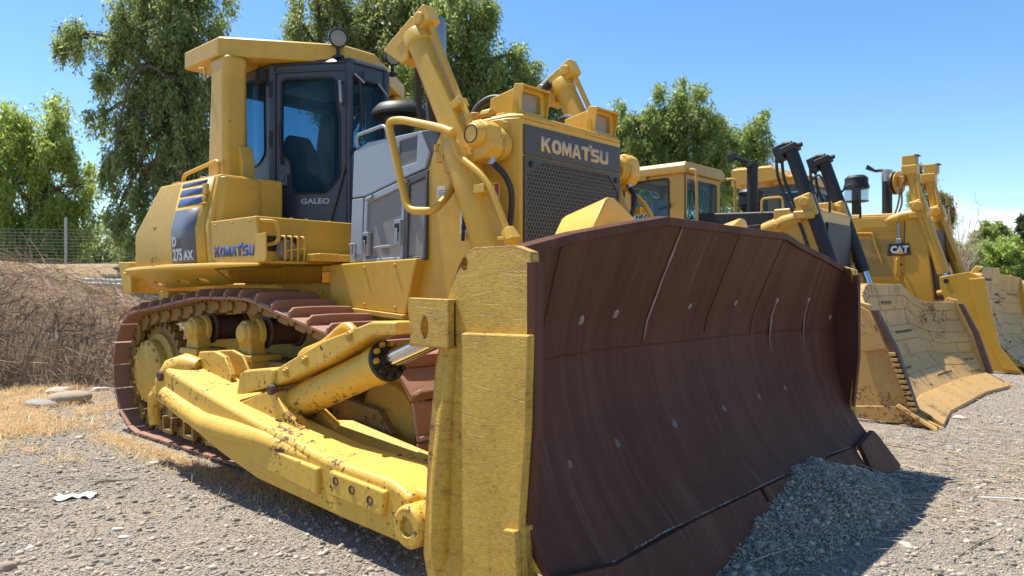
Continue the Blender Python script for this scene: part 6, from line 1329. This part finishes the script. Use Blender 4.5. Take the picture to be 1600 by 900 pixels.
# --- blade of a fourth machine, only its near corner inside the picture
q0 = at(1589, 450, 24.5)
Bl = thing('dozer_blade', 'yellow blade corner showing past the amber bulldozer at the right edge', 'dozer blade', (q0.x, q0.y, 0))
far_blade(Bl, q0.y + 2.2, 2.2, [(.15, q0.x + .4), (.6, q0.x + .1), (1.2, q0.x - .05), (1.85, q0.x + .02)], lambda a, z: max(0, a - 1.1) * .2, lambda dy: 1.82 - .04 * abs(dy), M['far_yellow'],
          [(q0.x - .3, 1.62), (q0.x + .25, 1.72), (q0.x + .4, .8), (q0.x + .8, .02), (q0.x - .1, .05), (q0.x - .25, .8)], M['far_yellow'], M['far_yellow'], [0, .4, .7, 1], 4, M['far_yellow'])
# ---------------------------------------------------------------- trees
def leaf_cloud(blobs, n, size, hang, width=.15, spread_=1.0, shell=.35):
    """hanging strands of leaf blades through each blob's volume; blobs are (centre, radii)"""
    w = np.array([b_[1][0] * b_[1][1] + b_[1][2] ** 2 for b_ in blobs]); cnt = NR.multinomial(int(n), w / w.sum())
    P_, D_, L_ = [], [], []
    for (c_, rr), k in zip(blobs, cnt):
        ns = max(1, k // 9)
        d = NR.normal(0, 1, (ns, 3)); d /= np.linalg.norm(d, axis=1)[:, None]
        rad = (NR.random(ns) ** .5) * (.78 + .34 * np.sin(d[:, 0] * 5 + c_[0]) * np.sin(d[:, 1] * 6 + c_[1]) + .2 * np.sin(d[:, 2] * 9 + c_[2]))
        # gather strands into tufts
        tf = NR.normal(0, 1, (max(4, ns // 26), 3)); tf /= np.linalg.norm(tf, axis=1)[:, None]; tr = NR.random(len(tf)) ** .45
        ti = NR.integers(0, len(tf), ns); s0 = np.where((NR.random(ns) < .86)[:, None], tf[ti] * tr[ti][:, None] + NR.normal(0, .105, (ns, 3)), d * rad[:, None])
        s0 = np.array(c_) + s0 * np.array(rr)
        sl = hang * NR.uniform(.35, 1.25, ns); out = np.stack((d[:, 0], d[:, 1], np.zeros(ns)), -1) * .35
        for j in range(9):
            f = (j + NR.random(ns)) / 9; p = s0 + out * (sl * f * (1 - f))[:, None] * 2 + np.stack((NR.normal(0, .05, ns), NR.normal(0, .05, ns), -sl * f), -1)
            dd = NR.normal(0, .55, (ns, 3)) + np.array((0, 0, -.75 if hang > .3 else .1)); dd /= np.linalg.norm(dd, axis=1)[:, None]
            P_.append(p); D_.append(dd); L_.append(size * NR.uniform(.6, 1.35, ns))
    P_, D_, L_ = np.concatenate(P_), np.concatenate(D_), np.concatenate(L_); n_ = len(P_)
    s_ = np.cross(D_, NR.normal(0, 1, (n_, 3))); s_ /= np.linalg.norm(s_, axis=1)[:, None] + 1e-9
    v = np.stack((P_, P_ + D_ * (L_ * .5)[:, None] + s_ * (L_ * width)[:, None], P_ + D_ * L_[:, None], P_ + D_ * (L_ * .45)[:, None] - s_ * (L_ * width)[:, None]), 1).reshape(-1, 3)
    f = np.arange(n_ * 4).reshape(-1, 4); return v, f
BARK = paint('bark', (.13, .095, .07), chip=0, bump=.5, bscale=16, rough=.95, vary=.3, dirt=.3)
LEAF = {
    'pepper': island_mat('pepper_leaf', [(.085, .125, .038), (.15, .21, .062), (.22, .29, .09), (.11, .16, .05), (.28, .35, .13)], .5, 0, .5),
    'lime': island_mat('lime_leaf', [(.14, .21, .035), (.22, .30, .06), (.29, .37, .085), (.175, .25, .05), (.34, .42, .12)], .5, 0, .55),
    'mid': island_mat('mid_green_leaf', [(.095, .15, .035), (.16, .23, .058), (.23, .305, .085), (.12, .18, .046), (.29, .36, .12)], .5, 0, .55),
    'olive': island_mat('olive_leaf', [(.10, .135, .035), (.15, .195, .055), (.21, .26, .08), (.115, .15, .045), (.26, .31, .11)], .5, 0, .5),
    'dry': island_mat('dry_leaf', [(.24, .18, .06), (.36, .29, .10), (.29, .24, .08), (.17, .16, .06)], .7, 0, .4),
    'dark': island_mat('dark_leaf', [(.03, .055, .02), (.05, .08, .028), (.07, .11, .036)], .6, 0, .3),
}
def tree(name, label, base, trunk_top, blobs, n, leaf, size=.16, hang=.6, tr=.22, group='trees behind the machines', width=.15, extra_limbs=()):
    bz = float(ground_z(base[0], base[1])); base = Vector((base[0], base[1], bz - .1)); top = Vector(trunk_top)
    t = thing(name, label, 'tree', (base.x, base.y, bz), group); r = random.Random(int(abs(base.x * 100)) + n)
    mid = (base + top) / 2 + Vector((r.uniform(-.3, .3), r.uniform(-.3, .3), 0))
    tk = MB(); path = smooth_path([base, mid, top], 6); tk.tube(path, [tr * (1.25 - .6 * i / (len(path) - 1)) for i in range(len(path))], 10)
    tko = part(tk, 'trunk', BARK, t, bevel=0, smooth=60)
    for c_, rr in blobs:
        st = base.lerp(top, r.uniform(.55, 1.0)); c_ = Vector(c_); m1 = (st + c_) / 2 + Vector((r.uniform(-.3, .3), r.uniform(-.3, .3), .35 * (c_ - st).length * .5))
        pth = smooth_path([st, m1, c_], 6); k = len(pth); d0 = tr * r.uniform(.28, .42)
        lm = MB().tube(pth, [d0 * (1 - .8 * i / (k - 1)) + .012 for i in range(k)], 7)
        for q in range(4):
            e_ = c_ + Vector((r.uniform(-1, 1) * rr[0], r.uniform(-1, 1) * rr[1], r.uniform(-.3, .8) * rr[2])) * .5; s2 = pth[r.randrange(k // 2, k)]
            lm.tube(smooth_path([s2, (s2 + e_) / 2 + Vector((0, 0, .15)), e_], 3), [.03, .026, .022, .018, .014, .01, .006], 5)
        part(lm, 'limb', BARK, tko, bevel=0, smooth=60)
    for pth, r0 in extra_limbs:
        pth = smooth_path(pth, 6); k = len(pth); part(MB().tube(pth, [r0 * (1 - .7 * i / (k - 1)) for i in range(k)], 8), 'limb', BARK, tko, bevel=0, smooth=60)
    if n:
        v, f = leaf_cloud([(tuple(c_), rr) for c_, rr in blobs], n * 1.5, size * .95, hang, width)
        me = np_mesh('crown', v, f.ravel(), np.full(len(f), 4), LEAF[leaf])
        o = bpy.data.objects.new('crown', me); col.objects.link(o); o.parent = t; o.matrix_parent_inverse = Matrix.Translation(t.location).inverted()
    return t
def bl(spec, D_, thick=1.0):
    """crown masses: (px, py, radius px[, vertical factor]) at distance D_"""
    out = []
    for q in spec:
        px, py, rp = q[:3]; vf = q[3] if len(q) > 3 else 1; dd = D_ + (q[4] if len(q) > 4 else 0); rr = rp / FOC * dd
        out.append((at(px, py, dd), (rr, rr * thick, rr * vf)))
    return out
xy = lambda px, D_: tuple(at(px, 450, D_).xy)
tree('willow_tree', 'pale lime green drooping tree at the left edge behind the fence', xy(40, 27), at(50, 270, 27),
     bl([(25, 185, 48), (85, 178, 42), (45, 235, 55), (105, 245, 42), (10, 300, 55), (70, 310, 55), (115, 320, 42), (40, 370, 50), (105, 375, 42), (-30, 240, 60), (-20, 360, 60), (140, 295, 26)], 27), 30000, 'lime', .20, 1.0, .25)
tree('pepper_tree', 'tall dark pepper tree with an arching limb behind the canopy of the front bulldozer', xy(290, 23), at(270, 120, 23),
     bl([(235, -30, 70), (310, -20, 60), (260, 40, 70), (190, 45, 48), (120, 52, 34, .8), (94, 50, 26, .8), (310, 70, 55), (215, 100, 55), (160, 110, 28), (270, 130, 55), (320, 140, 50), (200, 170, 42), (250, 200, 50), (310, 220, 55), (205, 235, 45), (260, 275, 50), (310, 300, 50), (215, 300, 42), (240, 350, 50), (180, 340, 30), (300, 370, 50), (150, 185, 20), (175, 255, 24)], 23, .9), 52000, 'pepper', .17, .75, .34,
     extra_limbs=[([at(290, 190, 23), at(265, 130, 22.6), at(235, 104, 22.4), at(205, 125, 22.2), at(188, 190, 22.2), at(180, 230, 22.2)], .075)])
tree('pepper_tree', 'olive green pepper tree right behind the roof lamps of the front cab', xy(520, 27), at(520, 120, 27),
     bl([(470, 40, 40), (620, 20, 46), (640, 70, 44), (655, 20, 40), (500, -10, 50), (550, 20, 50), (600, 10, 50), (540, 70, 50), (590, 70, 50), (480, 90, 34), (610, 130, 50), (560, 130, 50), (650, -10, 40), (500, 140, 40), (450, 62, 14), (640, 190, 45), (600, 210, 40)], 27), 30000, 'olive', .20, .9, .3)
tree('pepper_tree', 'bright green tall pepper tree between the two raised lift cylinders of the front bulldozer', xy(740, 25), at(740, 130, 25),
     bl([(690, 60, 56), (660, 90, 46), (700, 15, 40), (740, 40, 48), (860, 150, 30), (765, -5, 30), (700, 110, 55), (760, 100, 55), (800, 85, 38), (825, 105, 22), (790, 140, 48), (740, 160, 60), (680, 170, 50), (830, 165, 36), (800, 200, 52), (855, 185, 30), (745, 220, 50), (870, 215, 36), (885, 175, 22), (900, 210, 30), (885, 240, 34), (920, 245, 30), (930, 215, 22), (865, 185, 30), (905, 180, 18), (650, 120, 40), (720, -15, 30)], 25), 40000, 'mid', .18, .8, .32)
tree('pepper_tree', 'dense rounded green tree behind the tan cab of the second bulldozer', xy(1060, 30), at(1055, 230, 30),
     bl([(1055, 150, 34), (1075, 175, 46), (1030, 190, 40), (985, 190, 36), (960, 175, 24), (975, 230, 46), (1010, 240, 50), (1060, 230, 55), (1100, 180, 34), (1120, 210, 34), (1110, 255, 48), (1050, 290, 55), (990, 290, 50), (1110, 300, 48)], 30), 42000, 'mid', .19, .55, .34)
tree('pepper_tree', 'lighter feathery tree beside the exhaust stack of the second bulldozer', xy(1180, 33), at(1175, 270, 33),
     bl([(1180, 195, 28), (1165, 225, 36), (1195, 230, 22), (1150, 260, 40), (1190, 265, 28), (1205, 290, 24), (1160, 300, 44), (1200, 320, 36), (1240, 330, 30), (1140, 215, 22), (1270, 300, 22)], 33), 22000, 'mid', .18, .7, .24)
tree('tall_tree', 'thin olive tree rising behind the lift cylinders of the amber bulldozer', xy(1452, 42), at(1450, 330, 42),
     bl([(1448, 275, 18, 1.4), (1440, 310, 22, 1.3), (1425, 330, 20), (1455, 340, 22), (1445, 375, 30), (1470, 400, 34), (1420, 380, 30)], 42), 11000, 'olive', .22, .7, .22)
tree('tall_tree', 'yellowing half dry tree right of the amber lift cylinders', xy(1480, 40), at(1478, 340, 40),
     bl([(1474, 310, 16, 1.5), (1478, 340, 15), (1470, 365, 16), (1485, 375, 16)], 40), 3600, 'dry', .18, .6, .12)
# bare shrub
bs_ = thing('bare_shrub', 'leafless grey shrub right of the tall amber lift cylinders', 'shrub', (*xy(1490, 36), 0)); r = random.Random(5); sh_ = MB()
b0 = Vector((*xy(1490, 36), 0))
for k in range(70):
    e_ = at(1490 + r.uniform(-42, 55), r.uniform(315, 420), 36 + r.uniform(-1.5, 1.5)); s2 = b0 + Vector((r.uniform(-.3, .3), r.uniform(-.3, .3), r.uniform(.1, 1.2)))
    p = smooth_path([s2, (s2 + e_) / 2 + Vector((r.uniform(-.3, .3), r.uniform(-.3, .3), r.uniform(0, .4))), e_], 4); sh_.tube(p, [.035 * (1 - .85 * i / (len(p) - 1)) for i in range(len(p))], 4)
    for j in range(2):
        q = p[r.randrange(3, len(p))]; sh_.tube([q, q + Vector((r.uniform(-.6, .6), r.uniform(-.6, .6), r.uniform(.1, .8)))], [.012, .004], 3)
part(sh_, 'branches', M['twig'], bs_, bevel=0)
tree('shrub', 'grey green dark bushes at the foot of the bare shrub', xy(1500, 38), at(1500, 420, 38), bl([(1485, 415, 24), (1510, 405, 24), (1505, 430, 30), (1470, 430, 26)], 38), 9000, 'olive', .20, .3, .12)
tree('round_tree', 'bright green rounded tree at the far right behind the yellow blade', xy(1570, 46), at(1565, 410, 46), bl([(1545, 395, 26), (1575, 392, 28), (1600, 400, 28), (1560, 415, 32), (1590, 425, 32), (1535, 415, 22), (1620, 410, 30)], 46), 20000, 'lime', .24, .3, .22)
tree('round_tree', 'dark green tree with a tufted top behind the bright rounded tree', xy(1550, 60), at(1550, 380, 60), bl([(1545, 365, 20), (1530, 372, 14), (1562, 366, 16), (1575, 376, 16), (1515, 395, 16), (1585, 385, 14)], 60), 9000, 'mid', .34, .3, .22)
tree('round_tree', 'dark evergreen cut by the right edge of the picture', xy(1600, 52), at(1602, 370, 52), bl([(1603, 352, 14, 1.3), (1600, 378, 18), (1612, 395, 20)], 52), 6000, 'dark', .26, .3, .2)
# low growth behind the fence and a far belt of trees closing the yard
for k, (px, py, rp, D_) in enumerate(((20, 385, 34, 31), (150, 385, 36, 30), (215, 390, 36, 29), (-40, 380, 40, 32))):
    tree('bush', ('lime green bush behind the left end of the wire fence', 'green bush behind the fence between the lime tree and the pepper tree', 'dark bush behind the fence next to the front bulldozer', 'green bush outside the left edge behind the fence')[k], xy(px, D_), at(px, py + 10, D_), bl([(px, py, rp), (px + 24, py + 14, rp * .8), (px - 26, py + 10, rp * .8)], D_), 7000, ('lime', 'mid', 'pepper', 'mid')[k], .2, .35, .10, 'bushes behind the fence')
far_ = []
for i in range(46):
    px = -500 + i * 58 + RNG.uniform(-15, 15); dd = RNG.uniform(75, 95); hh_ = RNG.uniform(2.2, 4.2)
    p = at(px, 450, dd); far_.append(((p.x, p.y, hh_ * .55), (hh_ * 1.1, hh_ * 1.1, hh_ * .75)))
v, f = leaf_cloud(far_, 52000, .55, .3, .34); stuff('far_trees', np_mesh('far_trees', v, f.ravel(), np.full(len(f), 4), LEAF['olive']))
